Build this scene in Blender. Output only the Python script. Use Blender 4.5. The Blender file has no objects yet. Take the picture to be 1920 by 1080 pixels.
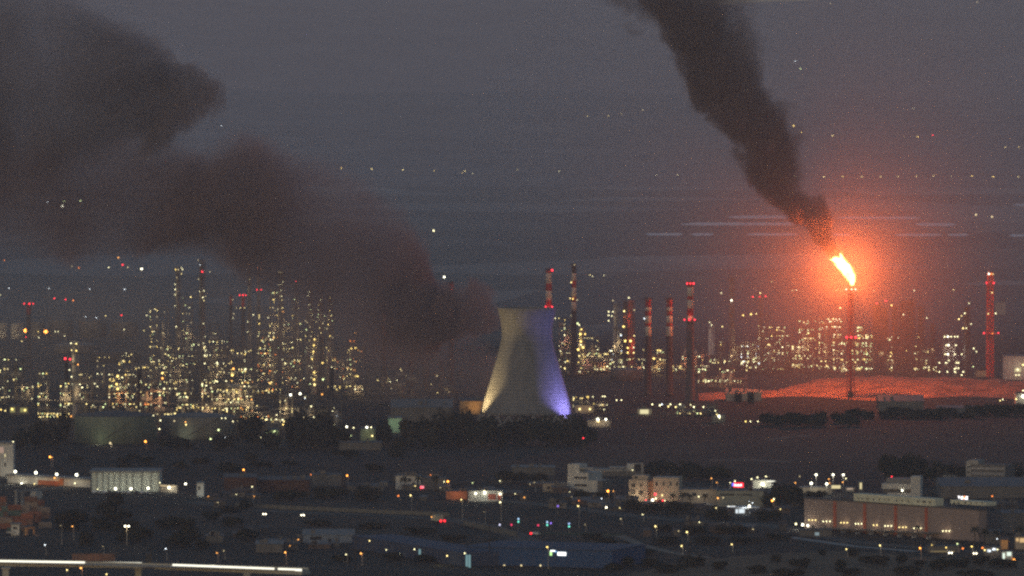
import bpy, math, random
from mathutils import Vector, Matrix, noise as mnoise
R = math.radians
rng = random.Random(11)
scene = bpy.context.scene
COL = scene.collection

# ------------------------------------------------------------------ camera
CAMZ = 200.0
FPX = 12157.0                      # focal length in pixels of a 1920 wide picture
PITCH = 355.0 / FPX
cam_d = bpy.data.cameras.new('camera')
cam = bpy.data.objects.new('camera', cam_d)
COL.objects.link(cam)
cam.location = (0, 0, CAMZ)
cam.rotation_euler = (math.pi / 2 - PITCH, 0, 0)
cam_d.sensor_width = 36.0
cam_d.lens = 36.0 * FPX / 1920.0
cam_d.clip_start = 1.0
cam_d.clip_end = 80000.0
scene.camera = cam

# ------------------------------------------------------------------ dusk sky and the last of the sun
SUN_EL, SUN_AZ = R(6.2), R(205)
world = bpy.data.worlds.new('World')
scene.world = world
world.use_nodes = True
wn, wl = world.node_tree.nodes, world.node_tree.links
wn.clear()
sky = wn.new('ShaderNodeTexSky')
sky.sky_type = 'NISHITA'
sky.sun_disc = False
sky.sun_elevation = SUN_EL
sky.sun_rotation = SUN_AZ
sky.air_density = 1.0
sky.dust_density = 1.7
sky.ozone_density = 2.2
bg = wn.new('ShaderNodeBackground')
bg.inputs['Strength'].default_value = 0.142
wout = wn.new('ShaderNodeOutputWorld')
wl.new(sky.outputs[0], bg.inputs[0])
wl.new(bg.outputs[0], wout.inputs[0])

sun_d = bpy.data.lights.new('sun', 'SUN')
sun_d.energy = 0.03
sun_d.angle = R(12)
sun_d.color = (1.0, 0.86, 0.78)
sun = bpy.data.objects.new('sun', sun_d)
COL.objects.link(sun)
sd = Vector((math.sin(SUN_AZ) * math.cos(SUN_EL), math.cos(SUN_AZ) * math.cos(SUN_EL), math.sin(SUN_EL)))
sun.rotation_euler = sd.to_track_quat('Z', 'Y').to_euler()

# ------------------------------------------------------------------ render settings
scene.view_settings.view_transform = 'Standard'
scene.view_settings.look = 'None'
scene.view_settings.gamma = 1.0
scene.view_settings.exposure = 0.0
scene.view_settings.use_curve_mapping = False
scene.render.engine = 'CYCLES'
cy = scene.cycles
cy.max_bounces = 3
cy.diffuse_bounces = 1
cy.glossy_bounces = 1
cy.transmission_bounces = 2
cy.volume_bounces = 0
cy.transparent_max_bounces = 8
cy.sample_clamp_indirect = 0.6
cy.sample_clamp_direct = 6.0
cy.use_denoising = False
cy.use_adaptive_sampling = False
cy.caustics_reflective = False
cy.caustics_refractive = False
cy.pixel_filter_type = 'BLACKMAN_HARRIS'
cy.filter_width = 2.5
cy.volume_step_rate = 1.0
cy.volume_max_steps = 160
cy.use_light_tree = True

# ------------------------------------------------------------------ picture geometry: rays of this camera onto the ground
def ray(px, py):
    a, b = (px - 960.0) / FPX, (540.0 - py) / FPX
    return Vector((a, math.cos(PITCH) + b * math.sin(PITCH), -math.sin(PITCH) + b * math.cos(PITCH)))

def G(px, py, z=0.0):
    d = ray(px, py)
    t = (z - CAMZ) / d.z
    return Vector((d.x * t, d.y * t, z))

def Q(px, py, Y):
    d = ray(px, py)
    t = Y / d.y
    return Vector((d.x * t, Y, CAMZ + d.z * t))

def M(Y):
    return Y / FPX                 # metres to a pixel at a distance

def lerp(a, b, t): return a + (b - a) * t
def sstep(a, b, x):
    t = max(0.0, min(1.0, (x - a) / (b - a)))
    return t * t * (3 - 2 * t)

def hill_h(x, y):
    n1 = mnoise.noise(Vector((x / 2600.0, y / 5000.0, 1.3)))
    n2 = mnoise.noise(Vector((x / 900.0, y / 1700.0, 4.1)))
    n3 = mnoise.noise(Vector((x / 330.0, y / 700.0, 7.7)))
    a = sstep(14500, 20500, y) * (205 + 60 * n1 + 26 * n2 + 9 * n3)
    a -= 90 * sstep(20500, 22500, y) * (1 - sstep(23000, 27000, y))
    b = sstep(22500, 27200, y) * (455 + 45 * n1 + 30 * n2 + 9 * n3 - 0.012 * x)
    return max(-0.5, a + b - 1.0 if y > 14500 else -0.5)

def far_point(px, py):
    d = ray(px, py)
    y = 9000.0
    while y < 29000:
        t = y / d.y
        p = d * t + Vector((0, 0, CAMZ))
        if p.z <= max(0.0, hill_h(p.x, p.y)):
            return p
        y += 40.0
    t = 27000 / d.y
    return d * t + Vector((0, 0, CAMZ))

# ------------------------------------------------------------------ materials
MATS = {}
def new_mat(name):
    m = bpy.data.materials.new(name)
    m.use_nodes = True
    m.node_tree.nodes.clear()
    return m, m.node_tree.nodes, m.node_tree.links

def surf(name, col, rough=0.8, var=0.25, scale=0.3, metal=0.0, bump=0.0, streak=False, col2=None):
    """painted, plastered or metal surface with uneven tone"""
    if name in MATS: return MATS[name]
    m, n, l = new_mat(name)
    out = n.new('ShaderNodeOutputMaterial')
    b = n.new('ShaderNodeBsdfPrincipled')
    l.new(b.outputs[0], out.inputs['Surface'])
    tc = n.new('ShaderNodeTexCoord')
    mp = n.new('ShaderNodeMapping')
    l.new(tc.outputs['Object'], mp.inputs[0])
    if streak: mp.inputs['Scale'].default_value = (1, 1, 0.15)
    nz = n.new('ShaderNodeTexNoise')
    nz.inputs['Scale'].default_value = scale
    nz.inputs['Detail'].default_value = 5
    nz.inputs['Roughness'].default_value = 0.65
    l.new(mp.outputs[0], nz.inputs['Vector'])
    rp = n.new('ShaderNodeValToRGB')
    rp.color_ramp.elements[0].position = 0.3
    rp.color_ramp.elements[1].position = 0.7
    c2 = col2 or tuple(c * (1 + var) for c in col)
    c1 = tuple(c * (1 - var) for c in col)
    rp.color_ramp.elements[0].color = (*c1, 1)
    rp.color_ramp.elements[1].color = (*c2, 1)
    l.new(nz.outputs['Fac'], rp.inputs[0])
    l.new(rp.outputs[0], b.inputs['Base Color'])
    b.inputs['Roughness'].default_value = rough
    b.inputs['Metallic'].default_value = metal
    b.inputs['Specular IOR Level'].default_value = 0.5 if rough < 0.3 else 0.12
    if bump:
        bp = n.new('ShaderNodeBump')
        bp.inputs['Strength'].default_value = bump
        l.new(nz.outputs['Fac'], bp.inputs['Height'])
        l.new(bp.outputs[0], b.inputs['Normal'])
    MATS[name] = m
    return m

def lamp_mat(name, col, strength):
    if name in MATS: return MATS[name]
    m, n, l = new_mat(name)
    out = n.new('ShaderNodeOutputMaterial')
    e = n.new('ShaderNodeEmission')
    e.inputs[0].default_value = (*col, 1)
    e.inputs[1].default_value = strength
    l.new(e.outputs[0], out.inputs['Surface'])
    m.cycles.emission_sampling = 'NONE'
    MATS[name] = m
    return m

# ------------------------------------------------------------------ mesh building
class MB:
    """collects shapes for one mesh object"""
    def __init__(s): s.v, s.f = [], []
    def add(s, vs, fs):
        o = len(s.v)
        s.v += [tuple(v) for v in vs]
        s.f += [tuple(i + o for i in f) for f in fs]
        return s
    def box(s, c, size, rz=0.0):
        x, y, z = (size[0] / 2, size[1] / 2, size[2] / 2)
        ca, sa = math.cos(rz), math.sin(rz)
        vs = []
        for dz in (-z, z):
            for dx, dy in ((-x, -y), (x, -y), (x, y), (-x, y)):
                vs.append((c[0] + dx * ca - dy * sa, c[1] + dx * sa + dy * ca, c[2] + dz))
        return s.add(vs, [(0, 3, 2, 1), (4, 5, 6, 7), (0, 1, 5, 4), (1, 2, 6, 5), (2, 3, 7, 6), (3, 0, 4, 7)])
    def boxb(s, x0, x1, y0, y1, z0, z1):
        return s.box(((x0 + x1) / 2, (y0 + y1) / 2, (z0 + z1) / 2), (x1 - x0, y1 - y0, z1 - z0))
    def tube(s, a, b, r0, r1=None, n=8, caps=True):
        a, b = Vector(a), Vector(b)
        r1 = r0 if r1 is None else r1
        d = (b - a).normalized()
        u = d.orthogonal().normalized()
        w = d.cross(u)
        vs = []
        for p, r in ((a, r0), (b, r1)):
            for i in range(n):
                t = 2 * math.pi * i / n
                vs.append(p + u * (r * math.cos(t)) + w * (r * math.sin(t)))
        fs = [(i, (i + 1) % n, n + (i + 1) % n, n + i) for i in range(n)]
        if caps: fs += [tuple(reversed(range(n))), tuple(range(n, 2 * n))]
        return s.add(vs, fs)
    def lathe(s, prof, n=16, c=(0, 0), cap0=True, cap1=True):
        vs, fs = [], []
        for r, z in prof:
            for i in range(n):
                t = 2 * math.pi * i / n
                vs.append((c[0] + r * math.cos(t), c[1] + r * math.sin(t), z))
        for k in range(len(prof) - 1):
            for i in range(n):
                j = (i + 1) % n
                fs.append((k * n + i, k * n + j, (k + 1) * n + j, (k + 1) * n + i))
        if cap0: fs.append(tuple(reversed(range(n))))
        if cap1: fs.append(tuple(range((len(prof) - 1) * n, len(prof) * n)))
        return s.add(vs, fs)
    def ball(s, c, r, n=8, m=5, sz=1.0):
        vs, fs = [(c[0], c[1], c[2] - r * sz)], []
        for k in range(1, m):
            a = math.pi * k / m
            for i in range(n):
                t = 2 * math.pi * i / n
                vs.append((c[0] + r * math.sin(a) * math.cos(t), c[1] + r * math.sin(a) * math.sin(t), c[2] - r * sz * math.cos(a)))
        vs.append((c[0], c[1], c[2] + r * sz))
        for i in range(n): fs.append((0, 1 + (i + 1) % n, 1 + i))
        for k in range(m - 2):
            for i in range(n):
                j = (i + 1) % n
                fs.append((1 + k * n + i, 1 + k * n + j, 1 + (k + 1) * n + j, 1 + (k + 1) * n + i))
        L = len(vs) - 1
        for i in range(n): fs.append((L, 1 + (m - 2) * n + i, 1 + (m - 2) * n + (i + 1) % n))
        return s.add(vs, fs)
    def mesh(s, name, mat, smooth=False):
        me = bpy.data.meshes.new(name)
        me.from_pydata(s.v, [], s.f)
        if mat is not None: me.materials.append(mat)
        if smooth: me.polygons.foreach_set('use_smooth', [True] * len(me.polygons))
        me.update()
        return me
    def build(s, name, mat, parent=None, loc=(0, 0, 0), rz=0.0, smooth=False, label=None):
        o = bpy.data.objects.new(name, s.mesh(name, mat, smooth))
        COL.objects.link(o)
        o.location = loc
        o.rotation_euler = (0, 0, rz)
        if parent is not None: o.parent = parent
        if label: o['label'] = label
        return o

def tag(o, label=None, cat=None, group=None, kind=None):
    if label: o['label'] = label
    if cat: o['category'] = cat
    if group: o['group'] = group
    if kind: o['kind'] = kind
    return o

def thing(name, label, cat, loc=(0, 0, 0), rz=0.0, group=None):
    o = bpy.data.objects.new(name, None)
    COL.objects.link(o)
    o.location = loc
    o.rotation_euler = (0, 0, rz)
    o.empty_display_size = 2
    return tag(o, label, cat, group)

def link(name, me, parent=None, loc=(0, 0, 0), rz=0.0, sc=None):
    o = bpy.data.objects.new(name, me)
    COL.objects.link(o)
    o.location = loc
    if rz: o.rotation_euler = (0, 0, rz)
    if sc: o.scale = (sc, sc, sc) if isinstance(sc, (int, float)) else sc
    if parent is not None: o.parent = parent
    return o

def light(name, kind, loc, energy, col, radius=0.5, parent=None, aim=None, angle=None, blend=0.6):
    d = bpy.data.lights.new(name, kind)
    d.energy = energy
    d.color = col
    d.shadow_soft_size = radius
    if kind == 'SPOT':
        d.spot_size = angle
        d.spot_blend = blend
    o = bpy.data.objects.new(name, d)
    COL.objects.link(o)
    o.location = loc
    if aim is not None:
        o.rotation_euler = (Vector(aim) - Vector(loc)).to_track_quat('-Z', 'Y').to_euler()
    if parent is not None: o.parent = parent
    return o

# =================================================================== SETTING
def node_math(n, l, op, a, b=None, c=None, clamp=False):
    q = n.new('ShaderNodeMath')
    q.operation = op
    q.use_clamp = clamp
    for i, v in enumerate((a, b, c)):
        if v is None: continue
        if isinstance(v, (int, float)): q.inputs[i].default_value = v
        else: l.new(v, q.inputs[i])
    return q.outputs[0]

def ground_material():
    m, n, l = new_mat('earth_scrub_and_fields')
    out = n.new('ShaderNodeOutputMaterial')
    b = n.new('ShaderNodeBsdfPrincipled')
    l.new(b.outputs[0], out.inputs['Surface'])
    b.inputs['Roughness'].default_value = 0.95
    b.inputs['Specular IOR Level'].default_value = 0.15
    g = n.new('ShaderNodeNewGeometry')
    def nz(scale, sx, sy, detail, rough=0.6):
        mp = n.new('ShaderNodeMapping')
        mp.inputs['Scale'].default_value = (sx, sy, 1)
        l.new(g.outputs['Position'], mp.inputs[0])
        t = n.new('ShaderNodeTexNoise')
        t.inputs['Scale'].default_value = scale
        t.inputs['Detail'].default_value = detail
        t.inputs['Roughness'].default_value = rough
        l.new(mp.outputs[0], t.inputs['Vector'])
        return t.outputs['Fac']
    big = nz(0.004, 1, 0.55, 4)
    mid = nz(0.03, 1, 0.5, 5)
    fine = nz(0.25, 1, 0.6, 5, 0.7)
    r1 = n.new('ShaderNodeValToRGB')
    e = r1.color_ramp.elements
    e[0].position, e[0].color = 0.36, (0.009, 0.010, 0.008, 1)
    e[1].position, e[1].color = 0.66, (0.050, 0.042, 0.034, 1)
    k = e.new(0.5); k.color = (0.020, 0.0185, 0.016, 1)
    s = node_math(n, l, 'MULTIPLY', big, 0.5)
    s = node_math(n, l, 'MULTIPLY_ADD', mid, 0.35, s)
    s = node_math(n, l, 'MULTIPLY_ADD', fine, 0.15, s)
    l.new(s, r1.inputs[0])
    # the plain beyond the works: strips of fields
    vor = n.new('ShaderNodeTexVoronoi')
    vor.inputs['Scale'].default_value = 0.0022
    mp = n.new('ShaderNodeMapping')
    mp.inputs['Scale'].default_value = (1, 0.55, 1)
    mp.inputs['Rotation'].default_value = (0, 0, R(11))
    l.new(g.outputs['Position'], mp.inputs[0])
    l.new(mp.outputs[0], vor.inputs['Vector'])
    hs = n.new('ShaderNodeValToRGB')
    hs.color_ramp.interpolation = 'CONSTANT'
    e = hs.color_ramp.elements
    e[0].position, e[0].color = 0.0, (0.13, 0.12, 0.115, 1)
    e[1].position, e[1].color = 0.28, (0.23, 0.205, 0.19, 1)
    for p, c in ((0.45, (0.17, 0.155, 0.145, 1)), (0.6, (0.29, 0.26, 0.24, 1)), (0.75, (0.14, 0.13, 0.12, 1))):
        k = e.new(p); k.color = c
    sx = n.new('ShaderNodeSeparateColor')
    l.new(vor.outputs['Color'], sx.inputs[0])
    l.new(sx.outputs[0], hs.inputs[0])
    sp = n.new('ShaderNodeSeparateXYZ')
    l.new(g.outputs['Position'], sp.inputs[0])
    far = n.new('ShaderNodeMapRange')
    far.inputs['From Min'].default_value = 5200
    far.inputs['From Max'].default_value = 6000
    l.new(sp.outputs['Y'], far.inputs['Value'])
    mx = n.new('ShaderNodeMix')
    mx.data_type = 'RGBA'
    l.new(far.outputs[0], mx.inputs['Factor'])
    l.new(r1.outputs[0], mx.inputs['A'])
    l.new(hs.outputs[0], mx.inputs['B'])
    l.new(mx.outputs['Result'], b.inputs['Base Color'])
    return m

GM = ground_material()
# one sheet, from behind the camera to beyond the hills, finer where the camera looks
gx = [-7800, -5000, -3000] + [-2000 + 100 * i for i in range(41)] + [3000, 5000, 7800]
gy = [-380, 400, 1200] + [1800 + 100 * i for i in range(40)] + [6000 + 400 * i for i in range(59)] + [29600]
mb = MB()
for y in gy:
    for x in gx: mb.v.append((x, y, 0.0))
W = len(gx)
for j in range(len(gy) - 1):
    for i in range(W - 1):
        mb.f.append((j * W + i, j * W + i + 1, (j + 1) * W + i + 1, (j + 1) * W + i))
tag(mb.build('ground', GM), 'dark scrubland and fields of the coastal plain', kind='structure')

HM = surf('hill_scrub', (0.19, 0.175, 0.17), 0.95, 0.30, 0.004)
mb = MB()
hx = [-7800 + 120 * i for i in range(131)]
hy = [14400 + 130 * i for i in range(118)]
for y in hy:
    for x in hx: mb.v.append((x, y, hill_h(x, y)))
W = len(hx)
for j in range(len(hy) - 1):
    for i in range(W - 1):
        mb.f.append((j * W + i, j * W + i + 1, (j + 1) * W + i + 1, (j + 1) * W + i))
tag(mb.build('hills', HM, smooth=True), 'hazy low hills closing off the plain', kind='structure')

# ------------------------------------------------------------------ the air
HAZE = 5.0e-5
def haze_box():
    m, n, l = new_mat('evening_air')
    out = n.new('ShaderNodeOutputMaterial')
    v = n.new('ShaderNodeVolumePrincipled')
    v.inputs['Color'].default_value = (0.95, 0.855, 0.965, 1)
    v.inputs['Density'].default_value = HAZE
    v.inputs['Anisotropy'].default_value = 0.0
    l.new(v.outputs[0], out.inputs['Volume'])
    m.cycles.homogeneous_volume = True
    m.cycles.volume_sampling = 'EQUIANGULAR'
    o = MB().boxb(-8000, 8000, -500, 30000, -1.0, 980).build('haze', m)
    tag(o, 'pale evening haze over the whole plain', kind='stuff')
haze_box()

# ------------------------------------------------------------------ smoke
def smoke_nodes(m, n, l, scale, warp):
    g = n.new('ShaderNodeNewGeometry')
    nz = n.new('ShaderNodeTexNoise')
    nz.inputs['Scale'].default_value = scale
    nz.inputs['Detail'].default_value = 4.5
    nz.inputs['Roughness'].default_value = 0.62
    nz.inputs['Distortion'].default_value = 0.4
    l.new(g.outputs['Position'], nz.inputs['Vector'])
    c = n.new('ShaderNodeVectorMath'); c.operation = 'SUBTRACT'
    l.new(nz.outputs['Color'], c.inputs[0]); c.inputs[1].default_value = (0.5, 0.5, 0.5)
    s = n.new('ShaderNodeVectorMath'); s.operation = 'SCALE'
    l.new(c.outputs[0], s.inputs[0])
    if isinstance(warp, (int, float)): s.inputs['Scale'].default_value = warp
    else: l.new(warp, s.inputs['Scale'])
    a = n.new('ShaderNodeVectorMath'); a.operation = 'ADD'
    l.new(g.outputs['Position'], a.inputs[0]); l.new(s.outputs[0], a.inputs[1])
    return g, nz, s, a.outputs[0]

def loft(rings, n=20):
    """closed tube through (centre, radius) rings"""
    mb = MB()
    K = len(rings)
    for k, (c, r) in enumerate(rings):
        for i in range(n):
            t = 2 * math.pi * i / n
            q = r * (1 + 0.10 * mnoise.noise(Vector((math.cos(t) * 1.4, math.sin(t) * 1.4, k * 0.55))))
            mb.v.append((c[0] + q * math.cos(t), c[1] + q * math.sin(t), c[2]))
    for k in range(K - 1):
        for i in range(n):
            j = (i + 1) % n
            mb.f.append((k * n + i, k * n + j, (k + 1) * n + j, (k + 1) * n + i))
    mb.f.append(tuple(reversed(range(n))))
    mb.f.append(tuple(range((K - 1) * n, K * n)))
    return mb

FLARE_Y = 4357.0
fb = G(1595, 745)                       # foot of the flare stack
FLARE_Y = fb.y
def flare_smoke():
    Y = FLARE_Y
    pts = [(486, 1566, 10), (470, 1558, 18), (445, 1540, 26), (420, 1527, 38), (398, 1508, 52), (370, 1478, 52), (335, 1452, 54),
           (300, 1446, 60), (262, 1432, 76), (230, 1404, 88), (190, 1378, 88), (150, 1350, 88), (110, 1330, 88), (75, 1316, 94),
           (35, 1300, 110), (0, 1278, 138), (-40, 1254, 165)]
    zs = [Q(px, py, Y).z for py, px, r in pts]
    xs = [Q(px, py, Y).x for py, px, r in pts]
    rs = [r * M(Y) for py, px, r in pts]
    z0, z1 = zs[0], zs[-1]
    x0, x1 = min(xs) - 5, max(xs) + 5
    rmax = max(rs) + 1
    m, n, l = new_mat('flare_smoke')
    out = n.new('ShaderNodeOutputMaterial')
    sp0 = n.new('ShaderNodeSeparateXYZ')
    g0 = n.new('ShaderNodeNewGeometry')
    l.new(g0.outputs['Position'], sp0.inputs[0])
    def curve(sock_z, vals, lo, hi):
        u = node_math(n, l, 'SUBTRACT', sock_z, z0)
        u = node_math(n, l, 'DIVIDE', u, z1 - z0, clamp=True)
        fc = n.new('ShaderNodeFloatCurve')
        cv = fc.mapping.curves[0]
        P = [((z - z0) / (z1 - z0), (v - lo) / (hi - lo)) for z, v in zip(zs, vals)]
        cv.points[0].location = P[0]
        cv.points[1].location = P[-1]
        for q in P[1:-1]: cv.points.new(*q)
        fc.mapping.update()
        l.new(u, fc.inputs['Value'])
        return node_math(n, l, 'MULTIPLY_ADD', fc.outputs[0], hi - lo, lo)
    r_here = curve(sp0.outputs['Z'], rs, 0, rmax)
    warp = node_math(n, l, 'MULTIPLY', r_here, 2.25)
    g, nz, s, p = smoke_nodes(m, n, l, 0.034, warp)
    sp = n.new('ShaderNodeSeparateXYZ'); l.new(p, sp.inputs[0])
    cx = curve(sp.outputs['Z'], xs, x0, x1)
    rr = curve(sp.outputs['Z'], rs, 0, rmax)
    dx = node_math(n, l, 'SUBTRACT', sp.outputs['X'], cx)
    dy = node_math(n, l, 'SUBTRACT', sp.outputs['Y'], Y)
    d2 = node_math(n, l, 'ADD', node_math(n, l, 'MULTIPLY', dx, dx), node_math(n, l, 'MULTIPLY', dy, dy))
    d = node_math(n, l, 'DIVIDE', node_math(n, l, 'SQRT', d2), rr)
    mr = n.new('ShaderNodeMapRange'); mr.interpolation_type = 'SMOOTHSTEP'
    mr.inputs['From Min'].default_value = 0.98
    mr.inputs['From Max'].default_value = 0.62
    l.new(d, mr.inputs['Value'])
    ods = [0.9, 1.5, 2.4, 3.2, 4.2, 4.8, 5.0, 4.8, 4.4, 4.2, 4.0, 3.8, 3.6, 3.4, 3.0, 2.4, 1.8]
    od = curve(sp0.outputs['Z'], ods, 0, 6)
    dens = node_math(n, l, 'DIVIDE', od, r_here)
    dens = node_math(n, l, 'MULTIPLY', dens, mr.outputs[0])
    nn = n.new('ShaderNodeMapRange')
    nn.inputs['From Min'].default_value = 0.3; nn.inputs['From Max'].default_value = 0.7
    nn.inputs['To Min'].default_value = 0.2; nn.inputs['To Max'].default_value = 1.6
    l.new(nz.outputs['Fac'], nn.inputs['Value'])
    dens = node_math(n, l, 'MULTIPLY', dens, nn.outputs[0])
    v = n.new('ShaderNodeVolumePrincipled')
    v.inputs['Color'].default_value = (0.32, 0.225, 0.21, 1)
    v.inputs['Anisotropy'].default_value = 0.1
    l.new(dens, v.inputs['Density'])
    l.new(v.outputs[0], out.inputs['Volume'])
    m.cycles.volume_step_rate = 0.35
    rings = [((x, Y, z), r * 1.42) for x, z, r in zip(xs, zs, rs)]
    o = loft(rings).build('smoke', m)
    tag(o, 'dense black smoke column leaning left from the burning flare', 'smoke', kind='stuff')

def drift_smoke(label, prof, Y, color, scale, warp, step, lump, soft=0.8, gain=1.9):
    """smoke drifting sideways: prof rows are (px, centre py, half height px, optical depth)"""
    k = M(Y)
    prof = sorted(prof)
    xs = [Q(p[0], p[1], Y).x for p in prof]
    zs = [Q(p[0], p[1], Y).z for p in prof]
    hs = [p[2] * k for p in prof]
    ods = [p[3] for p in prof]
    x0, x1 = xs[0], xs[-1]
    m, n, l = new_mat('drifting_smoke')
    out = n.new('ShaderNodeOutputMaterial')
    g, nz, s, p = smoke_nodes(m, n, l, scale, warp)
    sp = n.new('ShaderNodeSeparateXYZ'); l.new(p, sp.inputs[0])
    u = node_math(n, l, 'DIVIDE', node_math(n, l, 'SUBTRACT', sp.outputs['X'], x0), x1 - x0, clamp=True)
    def curve(vals):
        lo, hi = min(vals) - 0.01, max(vals) + 0.01
        fc = n.new('ShaderNodeFloatCurve')
        cv = fc.mapping.curves[0]
        P = [((x - x0) / (x1 - x0), (v - lo) / (hi - lo)) for x, v in zip(xs, vals)]
        cv.points[0].location = P[0]
        cv.points[1].location = P[-1]
        for q in P[1:-1]: cv.points.new(*q)
        fc.mapping.update()
        l.new(u, fc.inputs['Value'])
        return node_math(n, l, 'MULTIPLY_ADD', fc.outputs[0], hi - lo, lo)
    hh = curve(hs)
    dz = node_math(n, l, 'DIVIDE', node_math(n, l, 'SUBTRACT', sp.outputs['Z'], curve(zs)), hh)
    dy = node_math(n, l, 'DIVIDE', node_math(n, l, 'SUBTRACT', sp.outputs['Y'], Y), node_math(n, l, 'MULTIPLY', hh, 0.8))
    d2 = node_math(n, l, 'MULTIPLY_ADD', dz, dz, node_math(n, l, 'MULTIPLY', dy, dy))
    q = node_math(n, l, 'SUBTRACT', 1.0, d2, clamp=True)
    mr = n.new('ShaderNodeMapRange'); mr.interpolation_type = 'SMOOTHSTEP'
    mr.inputs['From Min'].default_value = 0.02; mr.inputs['From Max'].default_value = soft
    l.new(q, mr.inputs['Value'])
    q = mr.outputs[0]
    q = node_math(n, l, 'MULTIPLY', q, node_math(n, l, 'DIVIDE', curve(ods), hh))
    q = node_math(n, l, 'MULTIPLY', q, gain)
    nn = n.new('ShaderNodeMapRange')
    nn.inputs['From Min'].default_value = 0.36; nn.inputs['From Max'].default_value = 0.66
    nn.inputs['To Min'].default_value = 1.0 - lump; nn.inputs['To Max'].default_value = 1.0 + lump
    l.new(nz.outputs['Fac'], nn.inputs['Value'])
    q = node_math(n, l, 'MULTIPLY', q, nn.outputs[0])
    v = n.new('ShaderNodeVolumePrincipled')
    v.inputs['Color'].default_value = (*color, 1)
    l.new(q, v.inputs['Density'])
    l.new(v.outputs[0], out.inputs['Volume'])
    m.cycles.volume_step_rate = step
    mb = MB()
    K, N = len(prof), 18
    for a in range(K):
        for i in range(N):
            t = 2 * math.pi * i / N
            f = 1.16 + 0.05 * mnoise.noise(Vector((a * 0.7, math.cos(t), math.sin(t))))
            mb.v.append((xs[a], Y + 0.85 * hs[a] * f * math.cos(t), max(0.4, zs[a] + hs[a] * f * math.sin(t))))
    for a in range(K - 1):
        for i in range(N):
            j = (i + 1) % N
            mb.f.append((a * N + i, a * N + j, (a + 1) * N + j, (a + 1) * N + i))
    mb.f.append(tuple(reversed(range(N))))
    mb.f.append(tuple(range((K - 1) * N, K * N)))
    o = mb.build('smoke', m)
    tag(o, label, 'smoke', kind='stuff')
    return o

TOWER_Y = 4040.0
def fire_smoke():
    A = [(960, 596, 14, .5), (940, 588, 28, .7), (915, 580, 42, 1.0), (890, 584, 56, 1.1), (868, 592, 66, 1.25), (846, 584, 84, 1.4), (820, 566, 112, 1.4), (780, 542, 142, 1.25), (720, 516, 168, 1.0),
         (660, 482, 180, .75), (600, 446, 166, .7), (540, 410, 144, 1.1), (480, 392, 134, 1.55), (420, 386, 130, 1.5), (360, 388, 126, 1.2), (300, 386, 132, 1.0),
         (240, 378, 138, .85), (150, 366, 146, .75), (0, 350, 160, .65), (-140, 340, 165, .6)]
    drift_smoke('broad dark smoke drifting up and left from behind the cooling tower', A, 4140.0, (0.54, 0.37, 0.38), 0.013, 85, 0.6, 0.75, 0.7)
    B = [(425, 186, 26, .35), (400, 188, 56, .7), (360, 184, 88, 1.0), (300, 178, 122, 1.1), (240, 172, 152, 1.1), (180, 168, 180, 1.0), (100, 160, 215, .95),
         (0, 160, 245, .85), (-140, 150, 260, .75)]
    drift_smoke('old dark smoke bank spread over the upper left, above the drifting plume', B, 4140.0, (0.42, 0.36, 0.38), 0.012, 110, 0.6, 0.7, 0.7)
    C = [(960, 700, 40, .3), (900, 690, 80, .6), (800, 670, 105, .6), (740, 655, 125, .55), (640, 630, 145, .5), (500, 622, 158, .5), (360, 622, 158, .45), (200, 628, 150, .42), (60, 630, 145, .4), (-80, 630, 140, .38)]
    drift_smoke('thin brownish smoke hanging low among the columns of the left works', C, 4250.0, (0.84, 0.70, 0.63), 0.016, 40, 1.0, 0.5, 0.9, 0.9)

def flare_glow_volume():
    """thin scattering volume added to give the flame its glow"""
    c = Q(1583, 505, FLARE_Y)
    rad = 270.0
    m, n, l = new_mat('added_flare_glow')
    out = n.new('ShaderNodeOutputMaterial')
    g = n.new('ShaderNodeNewGeometry')
    mp = n.new('ShaderNodeMapping'); mp.vector_type = 'TEXTURE'
    mp.inputs['Location'].default_value = c
    mp.inputs['Scale'].default_value = (rad, rad, rad)
    l.new(g.outputs['Position'], mp.inputs[0])
    ln = n.new('ShaderNodeVectorMath'); ln.operation = 'LENGTH'
    l.new(mp.outputs[0], ln.inputs[0])
    q = node_math(n, l, 'SUBTRACT', 1.0, ln.outputs['Value'], clamp=True)
    q = node_math(n, l, 'MULTIPLY_ADD', node_math(n, l, 'POWER', q, 5.0), 0.0031, node_math(n, l, 'MULTIPLY', node_math(n, l, 'POWER', q, 1.15), 0.0009))
    v = n.new('ShaderNodeVolumePrincipled')
    v.inputs['Color'].default_value = (0.93, 0.74, 0.68, 1)
    l.new(q, v.inputs['Density'])
    l.new(v.outputs[0], out.inputs['Volume'])
    m.cycles.volume_step_rate = 1.0
    m.cycles.volume_sampling = 'EQUIANGULAR'
    mb = MB().ball((0, 0, 0), rad, 24, 14)
    zmin = 0.6 - c.z
    mb.v = [(x, y, max(z, zmin)) for x, y, z in mb.v]
    o = mb.build('smoke', m, loc=c)  # added volume that spreads the flame's glow, not real smoke
    tag(o, 'added thin volume giving the orange glow around the flare flame', 'smoke', kind='stuff')
flare_smoke()
fire_smoke()
flare_glow_volume()

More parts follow.
